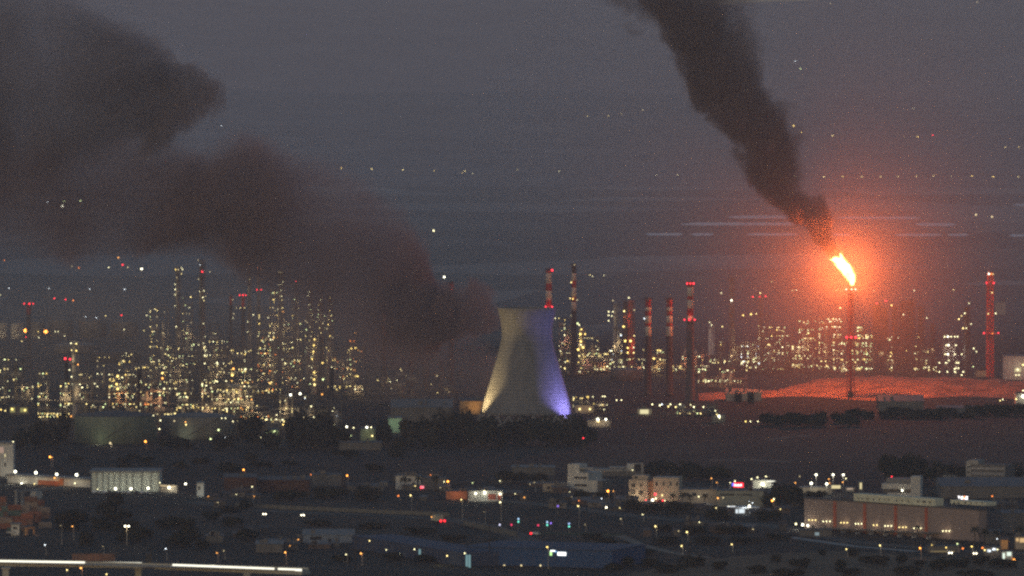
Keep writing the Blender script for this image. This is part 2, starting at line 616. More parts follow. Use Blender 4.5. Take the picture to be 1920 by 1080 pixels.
# =================================================================== COOLING TOWER
def tower_material():
    m, n, l = new_mat('tower_concrete')
    out = n.new('ShaderNodeOutputMaterial')
    b = n.new('ShaderNodeBsdfPrincipled')
    l.new(b.outputs[0], out.inputs['Surface'])
    b.inputs['Roughness'].default_value = 0.85
    tc = n.new('ShaderNodeTexCoord')
    sp = n.new('ShaderNodeSeparateXYZ'); l.new(tc.outputs['Object'], sp.inputs[0])
    # lift bands
    w = n.new('ShaderNodeTexWave'); w.wave_type = 'BANDS'; w.bands_direction = 'Z'
    w.inputs['Scale'].default_value = 0.16; w.inputs['Distortion'].default_value = 0.6
    w.inputs['Detail'].default_value = 2
    l.new(tc.outputs['Object'], w.inputs[0])
    mp = n.new('ShaderNodeMapping'); mp.inputs['Scale'].default_value = (0.5, 0.5, 0.06)
    l.new(tc.outputs['Object'], mp.inputs[0])
    nz = n.new('ShaderNodeTexNoise'); nz.inputs['Scale'].default_value = 0.5; nz.inputs['Detail'].default_value = 6
    l.new(mp.outputs[0], nz.inputs['Vector'])
    a = node_math(n, l, 'MULTIPLY', nz.outputs['Fac'], 0.75)
    a = node_math(n, l, 'MULTIPLY_ADD', w.outputs['Fac'], 0.25, a)
    r = n.new('ShaderNodeValToRGB')
    r.color_ramp.elements[0].position = 0.3; r.color_ramp.elements[0].color = (0.095, 0.096, 0.098, 1)
    r.color_ramp.elements[1].position = 0.7; r.color_ramp.elements[1].color = (0.165, 0.166, 0.168, 1)
    l.new(a, r.inputs[0]); l.new(r.outputs[0], b.inputs['Base Color'])
    return m

def cooling_tower():
    base = G(988, 795)
    Y = base.y
    k = M(Y)
    t = thing('cooling_tower', 'tall waisted concrete cooling tower floodlit yellow on one side and violet on the other', 'cooling tower', base)
    prof_px = [(795, 96), (784, 92.0), (770, 86.8), (745, 78.5), (720, 70.8), (700, 65.0), (680, 59.2), (664, 54.6), (650, 51.0), (638, 48.2), (626, 47.0), (614, 47.6), (602, 49.6), (590, 52.0), (578, 54.2)]
    prof = [(r * k, (795 - y) * k * 1.002) for y, r in prof_px]
    H = prof[-1][1]
    # finer rings through the same profile
    fine = []
    for a, b in zip(prof[:-1], prof[1:]):
        for q in range(3): fine.append((lerp(a[0], b[0], q / 3), lerp(a[1], b[1], q / 3)))
    fine.append(prof[-1])
    legz = 6.0
    fine = [(r, z) for r, z in fine if z >= legz]
    inner = [(r - 0.7, z) for r, z in reversed(fine)]
    CM = tower_material()
    mb = MB().lathe(fine + inner, 72, cap0=False, cap1=False)
    n = 72; L = len(fine) * 2
    for i in range(n):
        j = (i + 1) % n
        mb.f.append(((L - 1) * n + i, (L - 1) * n + j, j, i))
    mb.build('shell', CM, t, smooth=True)
    rt = fine[-1][0]
    MB().lathe([(rt + 0.02, H - 0.9), (rt + 0.5, H - 0.9), (rt + 0.5, H + 0.25), (rt - 0.8, H + 0.25), (rt - 0.8, H + 0.02)], 72, cap0=False, cap1=False).build('rim', surf('rim_concrete', (0.2, 0.19, 0.18)), t)
    lm = surf('leg_concrete', (0.28, 0.27, 0.25))
    r0 = fine[0][0]
    for i in range(24):
        a0, a1 = 2 * math.pi * i / 24, 2 * math.pi * (i + 0.5) / 24
        a2 = 2 * math.pi * (i + 1) / 24
        mbl = MB()
        top = (r0 * math.cos(a1) * 0.992, r0 * math.sin(a1) * 0.992, legz + 0.3)
        for q in (a0, a2):
            mbl.tube(((r0 + 2.2) * math.cos(q), (r0 + 2.2) * math.sin(q), 0), top, 0.4, n=6)
        mbl.build('leg', lm, t)
    MB().lathe([(r0 + 4.5, 0.0), (r0 + 4.5, 1.1), (r0 + 3.9, 1.1), (r0 + 3.9, 0.004)], 48, cap0=False, cap1=False).build('basin_wall', lm, t)
    return base, k, H, r0
TB, TK, TH, TR0 = cooling_tower()

def floodlight(loc, aim, energy, col, angle, label, mat, blend=0.7, group=None):
    t = thing('floodlight', label, 'floodlight', (loc[0], loc[1], 0), group=group)
    MB().boxb(-0.5, 0.5, -0.5, 0.5, 0, 0.5).boxb(-0.1, 0.1, -0.1, 0.1, 0.5, loc[2]).build('stand', surf('dark_metal', (0.05, 0.05, 0.055)), t)
    MB().box((0, 0, loc[2] + 0.35), (1.3, 0.8, 0.7)).build('housing', surf('dark_metal', (0.05, 0.05, 0.055)), t)
    MB().box((0, 0, loc[2] + 0.74), (1.1, 0.6, 0.06)).build('lens', mat, t)
    o = light('floodlight_beam', 'SPOT', (0, 0, loc[2] + 1.1), energy, col, 0.6, t, None, angle, blend)
    src = Vector((loc[0], loc[1], loc[2] + 1.1))
    o.rotation_euler = (Vector(aim) - src).to_track_quat('-Z', 'Y').to_euler()
    return t

tw, tv = (1.0, 0.70, 0.30), (0.36, 0.30, 1.0)
def tp(az, r, z): return (TB.x + r * math.cos(R(az)), TB.y + r * math.sin(R(az)), z)
wm = lamp_mat('warm_lens', tw, 14); vm = lamp_mat('violet_lens', tv, 14)
floodlight(tp(200, TR0 + 11, 1.2), tp(198, 18, 34), 230000, tw, R(64), 'warm yellow floodlight at the foot of the cooling tower', wm)
floodlight(tp(-33, TR0 + 13, 1.2), tp(-40, 20, 26), 190000, tv, R(78), 'violet floodlight at the foot of the cooling tower', vm)

# =================================================================== FLARE
def flare():
    k = M(FLARE_Y)
    t = thing('flare_stack', 'slim burning flare stack with the big orange flame on its tip', 'flare stack', fb)
    H = (745 - 537) * k
    red = surf('flare_red_paint', (0.45, 0.07, 0.04), 0.6)
    MB().lathe([(1.0, 0), (0.75, H * 0.5), (0.6, H - 3)], 12).build('riser', red, t)
    MB().lathe([(0.62, H - 3), (0.9, H - 2.4), (0.9, H), (0.6, H + 0.3)], 12).build('burner_tip', surf('burnt_steel', (0.12, 0.08, 0.06), 0.6), t)
    lat = MB()
    w0, w1 = 2.6, 1.5
    nb = 18
    for i in range(4):
        sx, sy = ((-1, -1), (1, -1), (1, 1), (-1, 1))[i]
        lat.tube((sx * w0, sy * w0, 0), (sx * w1, sy * w1, H - 5), 0.22, n=5)
    for b in range(nb):
        z0, z1 = (H - 5) * b / nb, (H - 5) * (b + 1) / nb
        a0, a1 = lerp(w0, w1, b / nb), lerp(w0, w1, (b + 1) / nb)
        c0 = [(-a0, -a0, z0), (a0, -a0, z0), (a0, a0, z0), (-a0, a0, z0)]
        c1 = [(-a1, -a1, z1), (a1, -a1, z1), (a1, a1, z1), (-a1, a1, z1)]
        for i in range(4):
            j = (i + 1) % 4
            lat.tube(c0[i], c1[j], 0.12, n=4, caps=False)
            lat.tube(c1[i], c1[j], 0.12, n=4, caps=False)
    lat.build('lattice_frame', red, t)
    for zpx, w in ((543, 3.0), (590, 2.6), (635, 3.4)):
        z = (745 - zpx) * k
        p = MB().box((0, 0, z), (2 * w, 2 * w, 0.25))
        for sx in (-1, 1):
            p.box((sx * w, 0, z + 0.95), (0.1, 2 * w, 0.12)).box((0, sx * w, z + 0.95), (2 * w, 0.1, 0.12))
        p.build('platform', red, t)
    rl = lamp_mat('red_beacon', (1.0, 0.03, 0.05), 7)
    for dx in (-2.9, 0, 3.1):
        MB().ball((dx, -3.3, (745 - 634) * k + 0.8), 0.62).build('beacon', rl, t)
    for dx in (-3.2, 0.4, 3.0):
        MB().ball((dx, -3.0, (745 - 544) * k + 0.7), 0.45).build('lamp', lamp_mat('warm_white_lamp', (1, 0.8, 0.55), 5), t)
    # the flame: swept, forked, hollow sheets of burning gas
    A = Q(1598, 533, FLARE_Y)
    spine = [(0, 1598, 535, 2.2), (.08, 1598, 527, 5.2), (.2, 1595.5, 519, 7.4), (.35, 1590, 510, 8.2), (.5, 1584, 502, 8.6), (.65, 1577, 494, 8.4), (.78, 1571, 489, 7.2), (.9, 1566, 485, 4.6), (1, 1562, 482, .6)]
    fork = [(0, 1584, 504, 3), (.3, 1582, 496, 5.6), (.6, 1579, 487, 4.8), (.85, 1577, 480, 2.6), (1, 1575, 475, .4)]
    fork2 = [(0, 1576, 493, 3), (.4, 1568, 488, 4.2), (.8, 1561, 487, 2.0), (1, 1556, 487, .3)]
    fork3 = [(0, 1592, 512, 4), (.4, 1594, 505, 4.4), (.8, 1592, 498, 2.0), (1, 1590, 494, .3)]
    licks = [[(0, x, y, .3), (.4, x - 1.5, y - 2.5, w), (.75, x - 3, y - 5, w * .7), (1, x - 4, y - 8, .2)] for x, y, w in ((1559, 484, 2.0), (1569, 476, 2.2), (1581, 478, 1.6), (1590, 492, 1.5), (1565, 494, 1.6), (1573, 503, 1.8), (1598, 512, 1.4))]
    fl = MB()
    edge = MB()
    for sp, mbx, grow in [(q, fl, 1.0) for q in (spine, fork, fork2, fork3)] + [(q, edge, 1.36) for q in (spine, fork, fork2, fork3)] + [(q, edge, 1.3) for q in licks]:
        N = 12
        base = len(mbx.v)
        cs = [Q(px, py, FLARE_Y) for _, px, py, _ in sp]
        for a, (u, px, py, r) in enumerate(sp):
            c = cs[a]
            d = (cs[min(a + 1, len(cs) - 1)] - cs[max(a - 1, 0)]).normalized()
            e1 = d.cross(Vector((0, 1, 0))).normalized()
            e2 = d.cross(e1)
            for i in range(N):
                th = 2 * math.pi * i / N
                rr = 1.02 * grow * r * k * (1 + 0.45 * mnoise.noise(Vector((px * 0.33 + grow * 3, py * 0.33, th * 1.3))))
                mbx.v.append(tuple(c - A + e1 * rr * math.cos(th) + e2 * rr * 0.8 * math.sin(th)))
        for a in range(len(sp) - 1):
            for i in range(N):
                j = (i + 1) % N
                mbx.f.append((base + a * N + i, base + a * N + j, base + (a + 1) * N + j, base + (a + 1) * N + i))
        mbx.f.append(tuple(base + i for i in reversed(range(N))))
        mbx.f.append(tuple(base + (len(sp) - 1) * N + i for i in range(N)))
    m, n, l = new_mat('burning_gas')
    out = n.new('ShaderNodeOutputMaterial')
    e = n.new('ShaderNodeEmission')
    lw = n.new('ShaderNodeTexNoise'); lw.inputs['Scale'].default_value = 0.25; lw.inputs['Detail'].default_value = 3
    g = n.new('ShaderNodeNewGeometry'); l.new(g.outputs['Position'], lw.inputs['Vector'])
    r = n.new('ShaderNodeValToRGB')
    r.color_ramp.elements[0].position = 0.3; r.color_ramp.elements[0].color = (1.0, 0.42, 0.07, 1)
    r.color_ramp.elements[1].position = 0.55; r.color_ramp.elements[1].color = (1.0, 0.62, 0.22, 1)
    l.new(lw.outputs['Fac'], r.inputs[0]); l.new(r.outputs[0], e.inputs[0])
    e.inputs[1].default_value = FLAME_L
    tr = n.new('ShaderNodeBsdfTransparent'); ad = n.new('ShaderNodeAddShader')
    l.new(e.outputs[0], ad.inputs[0]); l.new(tr.outputs[0], ad.inputs[1])
    l.new(ad.outputs[0], out.inputs['Surface'])
    m.cycles.emission_sampling = 'NONE'
    o = fl.build('flame', m, None, A, smooth=True)
    m2, n2, l2 = new_mat('cooler_burning_gas')
    out2 = n2.new('ShaderNodeOutputMaterial'); e2 = n2.new('ShaderNodeEmission')
    e2.inputs[0].default_value = (1.0, 0.22, 0.03, 1); e2.inputs[1].default_value = 0.5
    t2 = n2.new('ShaderNodeBsdfTransparent'); a2 = n2.new('ShaderNodeAddShader')
    l2.new(e2.outputs[0], a2.inputs[0]); l2.new(t2.outputs[0], a2.inputs[1]); l2.new(a2.outputs[0], out2.inputs['Surface'])
    m2.cycles.emission_sampling = 'NONE'
    edge.build('flame_edge', m2, o, smooth=True)['kind'] = 'stuff'
    tag(o, 'bright forked orange flame streaming left off the flare tip', 'flame')
    for px, py in ((1593, 518), (1584, 504), (1574, 493)):
        light('flame_light', 'POINT', Q(px, py, FLARE_Y) - A, FLAME_W, (1.0, 0.195, 0.045), 1.6, o)
FLAME_L, FLAME_W = 3.4, 330000.0
flare()

# =================================================================== REFINERY
WHITE, WARM, YELLOW, AMBER = (1.0, 0.93, 0.72), (1.0, 0.80, 0.42), (1.0, 0.72, 0.22), (1.0, 0.42, 0.10)
GREENISH, COOL, REDL = (0.85, 1.0, 0.62), (0.86, 0.95, 1.0), (1.0, 0.03, 0.05)
LM = {}
def lm(kind):
    c, s = {'white': ((1, .91, .50), 4.6), 'warm': ((1, .78, .30), 4.2), 'yellow': ((1, .70, .19), 4.2), 'amber': ((1, .42, .09), 4.4),
            'green': ((.86, 1, .45), 3.6), 'cool': ((.86, .95, 1), 5.0), 'red': (REDL, 6.0), 'dim': (WARM, 1.8), 'orange': ((1, .26, .05), 3.2),
            'flood': ((1, .96, .72), 12.0), 'hot': ((1, .34, .05), 8.0)}[kind]
    if kind not in LM:
        LM[kind] = MB().ball((0, 0, 0), 1.0, 8, 6).mesh('lamp', lamp_mat(kind + '_lamp_glass', c, s), True)
    return LM[kind]

def lamp(parent, loc, kind, r=0.5, name='lamp'):
    return link(name, lm(kind), parent, loc, sc=r * (0.66 if kind in ('flood', 'hot') else 0.56 if kind == 'red' else 0.50))

STEEL = surf('plant_steel', (0.11, 0.105, 0.10), 0.6, 0.3, 0.4)
STEEL_DARK = surf('sooty_steel', (0.05, 0.048, 0.048), 0.7, 0.3, 0.4)
SHELL = surf('pale_vessel_paint', (0.33, 0.32, 0.30), 0.55, 0.25, 0.25, streak=True)
SHELL_D = surf('grey_vessel_paint', (0.16, 0.155, 0.15), 0.6, 0.25, 0.25, streak=True)
RED_P = surf('red_band_paint', (0.34, 0.035, 0.025), 0.6, 0.25, 0.3)
WHT_P = surf('white_band_paint', (0.55, 0.52, 0.48), 0.6, 0.2, 0.3)
DARK_P = surf('dark_stack_paint', (0.045, 0.038, 0.037), 0.7, 0.25, 0.3)
CONC = surf('plain_concrete', (0.28, 0.27, 0.255), 0.85, 0.25, 0.3)
KINDS_MIX = ['white', 'warm', 'warm', 'yellow', 'white', 'green', 'dim', 'warm', 'dim']

def glow(parent, loc, watts, col=(1.0, 0.72, 0.36)):
    light('added_glow', 'POINT', loc, watts, col, 0.6, parent)  # added point light without a fixture, brightens the surfaces around it

def column_tower(px, top, base, wpx, label, nplat=4, lamps=(), mat=None, glow_w=0.0, lattice=False, glow_col=(1.0, 0.72, 0.36), nm='process_column'):
    """distillation column with dome, ring platforms, ladder and lamps (px, py, kind, radius px)"""
    f = G(px, base); k = M(f.y)
    H, r = (base - top) * k, wpx * k / 2
    t = thing(nm, label, 'stack' if 'chimney' in nm else 'process column', f)
    mat = mat or SHELL_D
    MB().lathe([(r * 1.25, 0), (r * 1.25, 1.2), (r, 3.0), (r, H * 0.62), (r * 0.86, H * 0.64), (r * 0.86, H - r * 0.8), (r * 0.6, H - r * 0.25), (r * 0.12, H)], 14).build('shell', mat, t, smooth=True)
    for i in range(nplat):
        z = H * (0.22 + 0.74 * (i + rng.uniform(-.15, .15)) / max(1, nplat - 1)) if nplat > 1 else H * 0.9
        z = min(z, H - 0.8)
        p = MB()
        R0, R1 = r * 1.02, r + 1.3
        p.lathe([(R0, z), (R1, z), (R1, z + 0.18), (R0, z + 0.18)], 14, cap0=False, cap1=False)
        p.lathe([(R1 - 0.08, z + 1.0), (R1, z + 1.0), (R1, z + 1.1), (R1 - 0.08, z + 1.1)], 14, cap0=False, cap1=False)
        for a in range(0, 14, 2):
            c = 2 * math.pi * a / 14
            p.tube(((R1 - .05) * math.cos(c), (R1 - .05) * math.sin(c), z + .1), ((R1 - .05) * math.cos(c), (R1 - .05) * math.sin(c), z + 1.05), 0.05, n=4)
        p.build('platform', STEEL, t)
    ld = MB()
    for sx in (-0.25, 0.25): ld.tube((sx, -r - 0.45, 0.5), (sx, -r - 0.45, H * 0.95), 0.07, n=4)
    for z in range(2, int(H * 0.95), 2): ld.box((0, -r - 0.45, z), (0.5, 0.06, 0.06))
    ld.build('ladder', STEEL, t)
    MB().tube((r + 0.55, 0, H - 1), (r + 0.55, 0, 1.5), 0.28, n=6).tube((r + 0.55, 0, H - 1), (r * .3, 0, H - 0.4), 0.28, n=6).build('overhead_pipe', mat, t)
    for (lx, ly, kind, rp) in lamps:
        lamp(t, ((lx - px) * k, -r - 1.3, (base - ly) * k), kind, rp * k)
    if glow_w:
        for q in (0.35, 0.75): glow(t, (r + 1.6 if q < .5 else -r - 1.6, -r - 1.8, H * q), glow_w, glow_col)
    return t

def chimney(px, top, base, wt, wb, label, bands=(), beacons=(), lamps=(), mat=None, ring_py=(), glow_w=0, glow_col=(1, 0.15, 0.08)):
    """tapered stack; bands are (y0, y1, material) from the top down, beacons (px, py, radius px)"""
    f = G(px, base); k = M(f.y)
    H = (base - top) * k
    t = thing('chimney', label, 'chimney', f)
    def rad(z): return lerp(wb, wt, z / H) * k / 2
    cuts = [(base - y1) * k for y0, y1, m in bands]
    low = min(cuts) if cuts else H - 0.01
    n = 16
    MB().lathe([(rad(0) * 1.15, 0), (rad(0) * 1.15, 2), (rad(2), 2.0), (rad(low), low)], n).build('shaft', mat or DARK_P, t, smooth=True)
    for y0, y1, m in bands:
        z0, z1 = (base - y1) * k, (base - y0) * k
        MB().lathe([(rad(z0), z0), (rad(z1), z1)], n, cap1=False).build('band', m, t, smooth=True)
    MB().lathe([(rad(H) * 1.12, H - 0.9), (rad(H) * 1.12, H + 0.1), (rad(H) * 0.8, H + 0.1), (rad(H) * 0.8, H - 3)], n).build('mouth', STEEL_DARK, t)
    for y in ring_py:
        z = (base - y) * k
        R0, R1 = rad(z) * 1.01, rad(z) + 1.5
        p = MB().lathe([(R0, z - .9), (R1, z - .9), (R1, z - .7), (R0, z - .7)], n, cap0=False, cap1=False)
        p.lathe([(R1 - .1, z + .2), (R1, z + .2), (R1, z + .32), (R1 - .1, z + .32)], n, cap0=False, cap1=False)
        for a in range(0, n, 2):
            c = 2 * math.pi * a / n
            p.tube(((R1 - .06) * math.cos(c), (R1 - .06) * math.sin(c), z - .8), ((R1 - .06) * math.cos(c), (R1 - .06) * math.sin(c), z + .25), 0.06, n=4)
        p.build('platform', STEEL, t)
    for (bx, by, rp) in beacons:
        dx = (bx - px) * k
        lamp(t, (dx, -rad((base - by) * k) - 1.3, (base - by) * k), 'red', rp * k, 'beacon')
    for (lx, ly, kind, rp) in lamps:
        lamp(t, ((lx - px) * k, -rad((base - ly) * k) - 1.2, (base - ly) * k), kind, rp * k)
    if glow_w:
        for y in ring_py: glow(t, (0, -rad((base - y) * k) - 2.6, (base - y) * k + 1.0), glow_w, glow_col)
    return t

def frame_unit(x0, x1, top, base, depth, label, nlamps=14, bays=None, floors=None, glow_w=0, kinds=KINDS_MIX, extra=(), mat=None, size=(0.9, 1.7), fill=0.55, glow_col=(1.0, 0.70, 0.34), ngl=2, seed=None, nvess=7):
    """open steel process structure: posts, floors, drums and lamps hung under the floors"""
    rg = random.Random(seed if seed is not None else int(x0 * 13 + top * 7))
    f = G((x0 + x1) / 2, base); k = M(f.y)
    W, H = (x1 - x0) * k, (base - top) * k
    t = thing('process_unit', label, 'process unit', f)
    mat = mat or STEEL
    nb = bays or max(2, int(W / 6))
    nf = floors or max(2, int(H / 5.5))
    # the bays rise to different heights
    hs = [H * (1.0 if rg.random() < 0.35 else rg.uniform(fill * 0.6, 1.0)) for i in range(nb)]
    hs[rg.randrange(nb)] = H
    fr = MB()
    px_ = [-W / 2] + sorted(-W / 2 + W * (i + rg.uniform(-.3, .3)) / nb for i in range(1, nb)) + [W / 2]
    def postx(i): return px_[i]
    for i in range(nb + 1):
        h = max(hs[max(0, i - 1)], hs[min(nb - 1, i)])
        for y in (0, depth): fr.boxb(postx(i) - .2, postx(i) + .2, y - .2, y + .2, 0, h)
    for b in range(nb):
        for j in range(1, nf + 1):
            z = H * j / nf
            if z > hs[b] + 0.1: break
            fr.boxb(postx(b) + .2, postx(b + 1) - .2, -.15, .15, z - .35, z)
            fr.boxb(postx(b) + .2, postx(b + 1) - .2, depth - .15, depth + .15, z - .35, z)
            if rg.random() < 0.4: fr.tube((postx(b), -.1, z - H / nf), (postx(b + 1), -.1, z), 0.12, n=4)
            fr.boxb(postx(b) + .2, postx(b + 1) - .2, -.35, -.3, z + .95, z + 1.05)
    fo = fr.build('steel_frame', mat, t); fo['kind'] = 'stuff'
    dk = MB()
    for b in range(nb):
        for j in range(1, nf + 1):
            z = H * j / nf
            if z > hs[b] + 0.1: break
            if rg.random() < 0.8: dk.boxb(postx(b) + .25, postx(b + 1) - .25, .2, depth - .2, z + .01, z + .12)
    if dk.v: dk.build('decking', STEEL_DARK, t)['kind'] = 'stuff'
    for v in range(nvess):
        b = rg.randrange(nb); j = rg.randrange(0, nf)
        z = H * j / nf + 0.2
        r = min(1.6, W / nb * 0.35, H / nf * 0.34) * rg.uniform(.75, 1.1)
        xc = (postx(b) + postx(b + 1)) / 2
        if rg.random() < 0.55 and z + r * 2 < hs[b]:
            MB().tube((xc - W / nb * .45, depth * .5, z + r), (xc + W / nb * .45, depth * .5, z + r), r, n=12).build('drum', rg.choice((SHELL, SHELL_D)), t, smooth=False)
        else:
            hh = min(hs[b] * rg.uniform(.4, .95), H)
            MB().lathe([(r * .8, .1), (r * .8, hh * .9), (r * .5, hh * .96), (r * .1, hh)], 12, (xc, depth * .45)).build('vessel', rg.choice((SHELL, SHELL_D)), t, smooth=True)
    pp = MB()
    for q in range(5):
        z = rg.uniform(1.5, H * .5); y = -0.9 - 0.5 * q
        pp.tube((-W / 2, y, z), (W / 2, y, z), rg.uniform(.15, .35), n=6)
    pp.build('pipework', SHELL_D, t)['kind'] = 'stuff'
    for q in range(int(nlamps * 2.2)):
        b = rg.randrange(nb); nfl = max(1, int(hs[b] / (H / nf)))
        j = 1 + min(nfl - 1, int(rg.random() ** 1.25 * nfl))
        z = max(1.0, H * j / nf - rg.choice((0.7, 0.7, 1.6, 2.6, rg.uniform(0, 4))))
        xx = rg.uniform(postx(b), postx(b + 1)) if rg.random() < .7 else postx(b)
        lamp(t, (xx, -0.5 - 0.8 * rg.random(), z), rg.choice(kinds), (rg.uniform(*size) if rg.random() < .8 else rg.uniform(1.7, 2.5)) * k)
    for (lx, ly, kind, rp) in extra:
        lamp(t, ((lx - (x0 + x1) / 2) * k, -1.4, (base - ly) * k), kind, rp * k)
    for q in range(ngl if glow_w else 0):
        glow(t, (rg.uniform(-W * .42, W * .42), -2.5, H * rg.uniform(.25, .75)), glow_w * 4.0, glow_col)
    return t

def tank(px, top, base, rpx, label, mat=None, roof=None, lamps=(), wall_light=0, wl_col=(1.0, .85, .55)):
    f = G(px, base); k = M(f.y)
    f = f + Vector((0, rpx * k, 0))
    r, H = rpx * k, (base - top) * k
    t = thing('storage_tank', label, 'storage tank', f)
    mat = mat or SHELL
    MB().lathe([(r, 0), (r, H)], 40, cap1=False).build('wall', mat, t, smooth=True)
    MB().lathe([(r + .08, H), (r + .2, H + .25), (r * .5, H + r * .07), (.3, H + r * .12)], 40).build('roof', roof or mat, t, smooth=False)
    rail = MB()
    for i in range(20):
        a0, a1 = 2 * math.pi * i / 20, 2 * math.pi * (i + 1) / 20
        p0 = (r * math.cos(a0), r * math.sin(a0)); p1 = (r * math.cos(a1), r * math.sin(a1))
        rail.tube((*p0, H + 1.3), (*p1, H + 1.3), .07, n=4, caps=False)
        rail.tube((*p0, H + .2), (*p0, H + 1.3), .06, n=4, caps=False)
    rail.build('handrail', STEEL, t)
    st = MB()
    for i in range(18):
        a = R(250 + i * 3.0)
        st.box(((r + .6) * math.cos(a), (r + .6) * math.sin(a), H * (i + .5) / 18), (1.2, .9, .12), a)
    st.build('stairway', STEEL, t)['kind'] = 'stuff'
    for (lx, ly, kind, rp) in lamps:
        lamp(t, ((lx - px) * k, -r - 1.2, (base - ly) * k), kind, rp * k)
    if wall_light: glow(t, (-r * .35, -r - 5, 1.2), wall_light, wl_col)
    return t

# ---- left works, from the farthest to the nearest
for (px, top, base, r, lab, m, wl) in (
    (4, 606, 634, 9, 'pale storage tank cut by the picture edge, lit by lamps', SHELL, 500),
    (31, 607, 634, 12, 'pale storage tank between the picture edge and the dark red-beacon chimney', SHELL, 600),
    (68, 604, 633, 15, 'pale storage tank just behind the two orange lamps', SHELL_D, 500),
    (112, 601, 632, 24, 'wide grey storage tank right of the two orange lamps', SHELL_D, 0),
    (172, 602, 632, 26, 'wide grey storage tank, middle of the far row', SHELL_D, 0),
    (232, 604, 632, 26, 'wide grey storage tank at the right end of the far row', SHELL_D, 0),
    (140, 648, 662, 42, 'low flat grey tank with a pale roof rim in front of the far row', SHELL_D, 0),
    (215, 662, 680, 48, 'low broad dark tank behind the lit process units', STEEL_DARK, 0)):
    tank(px, top, base, r, lab, m, None, (), wl, (1.0, 0.8, 0.5))

chimney(54, 567, 690, 8, 11, 'dark red chimney with three red beacons on its top platform', ((571, 590, RED_P),), ((46, 569, 2.0), (56, 569, 2.6), (63, 569, 2.0)), (), DARK_P, (571,), 60)
chimney(125, 673, 782, 5, 8, 'short dark chimney with a pair of red beacons beside the lit column', (), ((123, 672, 3.2), (132, 673, 2.9)), (), DARK_P, (677,), 60)
column_tower(140, 638, 785, 11, 'pale column with paired lamps near the two red beacons', 7,
    ((134, 643, 'white', 2.0), (144, 644, 'warm', 2.4), (135, 656, 'warm', 1.8), (144, 657, 'yellow', 2.6), (147, 683, 'amber', 2.2), (135, 706, 'white', 2.0), (131, 693, 'white', 2.0), (136, 720, 'white', 1.6), (135, 756, 'warm', 2.2), (134, 780, 'amber', 2.6)), SHELL, 900)
tw1 = column_tower(333, 500, 700, 9, 'tall slender column with a string of white lamps down its left side', 8,
    ((330, 505, 'yellow', 2), (335, 505, 'dim', 2), (341, 502, 'white', 1.4), (343, 505, 'white', 1.6), (341, 513, 'warm', 1.4), (332, 520, 'dim', 1.5), (329, 533, 'white', 1.6), (329, 542, 'white', 2.0), (329, 552, 'white', 1.6), (329, 573, 'white', 1.6), (331, 612, 'white', 2.0)), SHELL_D, 350)
column_tower(378, 486, 740, 10, 'tallest dark column of the left works with one red beacon near its top', 9,
    ((372, 487, 'dim', 1.4), (376, 496, 'cool', 1.3), (380, 509, 'red', 2.4), (394, 509, 'dim', 1.4), (373, 523, 'dim', 1.8), (375, 546, 'white', 1.3), (383, 545, 'white', 1.8), (381, 557, 'white', 2.0), (386, 555, 'dim', 1.5), (383, 563, 'warm', 1.5), (382, 606, 'white', 1.4), (385, 631, 'white', 1.4), (382, 643, 'white', 1.6), (383, 652, 'warm', 2.2), (386, 658, 'white', 1.6)), SHELL_D, 300)
chimney(433, 553, 700, 5, 8, 'bare dark chimney left of the one with three red beacons', ((556, 572, RED_P), (572, 588, DARK_P)), (), ((437, 562, 'dim', 1.6), (439, 588, 'dim', 1.8), (437, 596, 'white', 1.4)), DARK_P, (577,))
chimney(456, 554, 705, 6, 9, 'dark chimney with three red beacons among the left works', ((557, 575, RED_P),), ((450, 553, 2.0), (456, 553, 2.3), (461, 553, 2.0)), ((444, 577, 'dim', 1.5), (451, 577, 'warm', 1.5), (459, 577, 'warm', 1.5)), DARK_P, (556, 580), 50)
column_tower(467, 492, 700, 6, 'thin column with amber lamp tip behind the three-beacon chimney', 6, ((467, 494, 'amber', 1.8), (468, 523, 'dim', 1.8), (463, 487, 'dim', 1.2), (475, 590, 'white', 1.8), (465, 603, 'white', 1.6), (465, 622, 'white', 1.6)), SHELL_D, 200)
column_tower(484, 502, 690, 5, 'thin column tipped with two red beacons beside the smoke', 5, ((484, 502, 'orange', 1.6), (490, 502, 'orange', 1.6), (482, 543, 'red', 2.0), (490, 543, 'red', 1.8)), SHELL_D)
column_tower(527, 508, 690, 8, 'column with a row of three pale lamps on its crown', 8,
    ((522, 510, 'dim', 1.5), (525, 510, 'dim', 1.6), (529, 510, 'dim', 1.5), (531, 528, 'white', 1.6), (527, 533, 'white', 1.5), (522, 533, 'dim', 1.5), (528, 544, 'white', 1.5), (528, 555, 'white', 1.8), (529, 562, 'warm', 1.4), (530, 577, 'warm', 2), (531, 584, 'amber', 2)), SHELL_D, 300)
column_tower(555, 527, 700, 5, 'thin column with one red beacon at the edge of the smoke', 4, ((555, 527, 'red', 2.2),), SHELL_D)
for (px, top, lab) in ((581, 545, 'first of three lamp-strung columns fading into the smoke, reckoned from the left'), (601, 560, 'middle one of the three lamp-strung columns fading into the smoke'), (617, 556, 'last of three lamp-strung columns, deepest in the smoke')):
    lp = []
    y = top + 2
    while y < 640:
        lp.append((px + rng.uniform(-5, 5), y, rng.choice(('white', 'warm', 'green', 'dim', 'yellow')), rng.uniform(1.2, 2.2)))
        y += rng.uniform(7, 17)
    column_tower(px, top, 705, 8, lab, 7, lp, SHELL_D, 300)
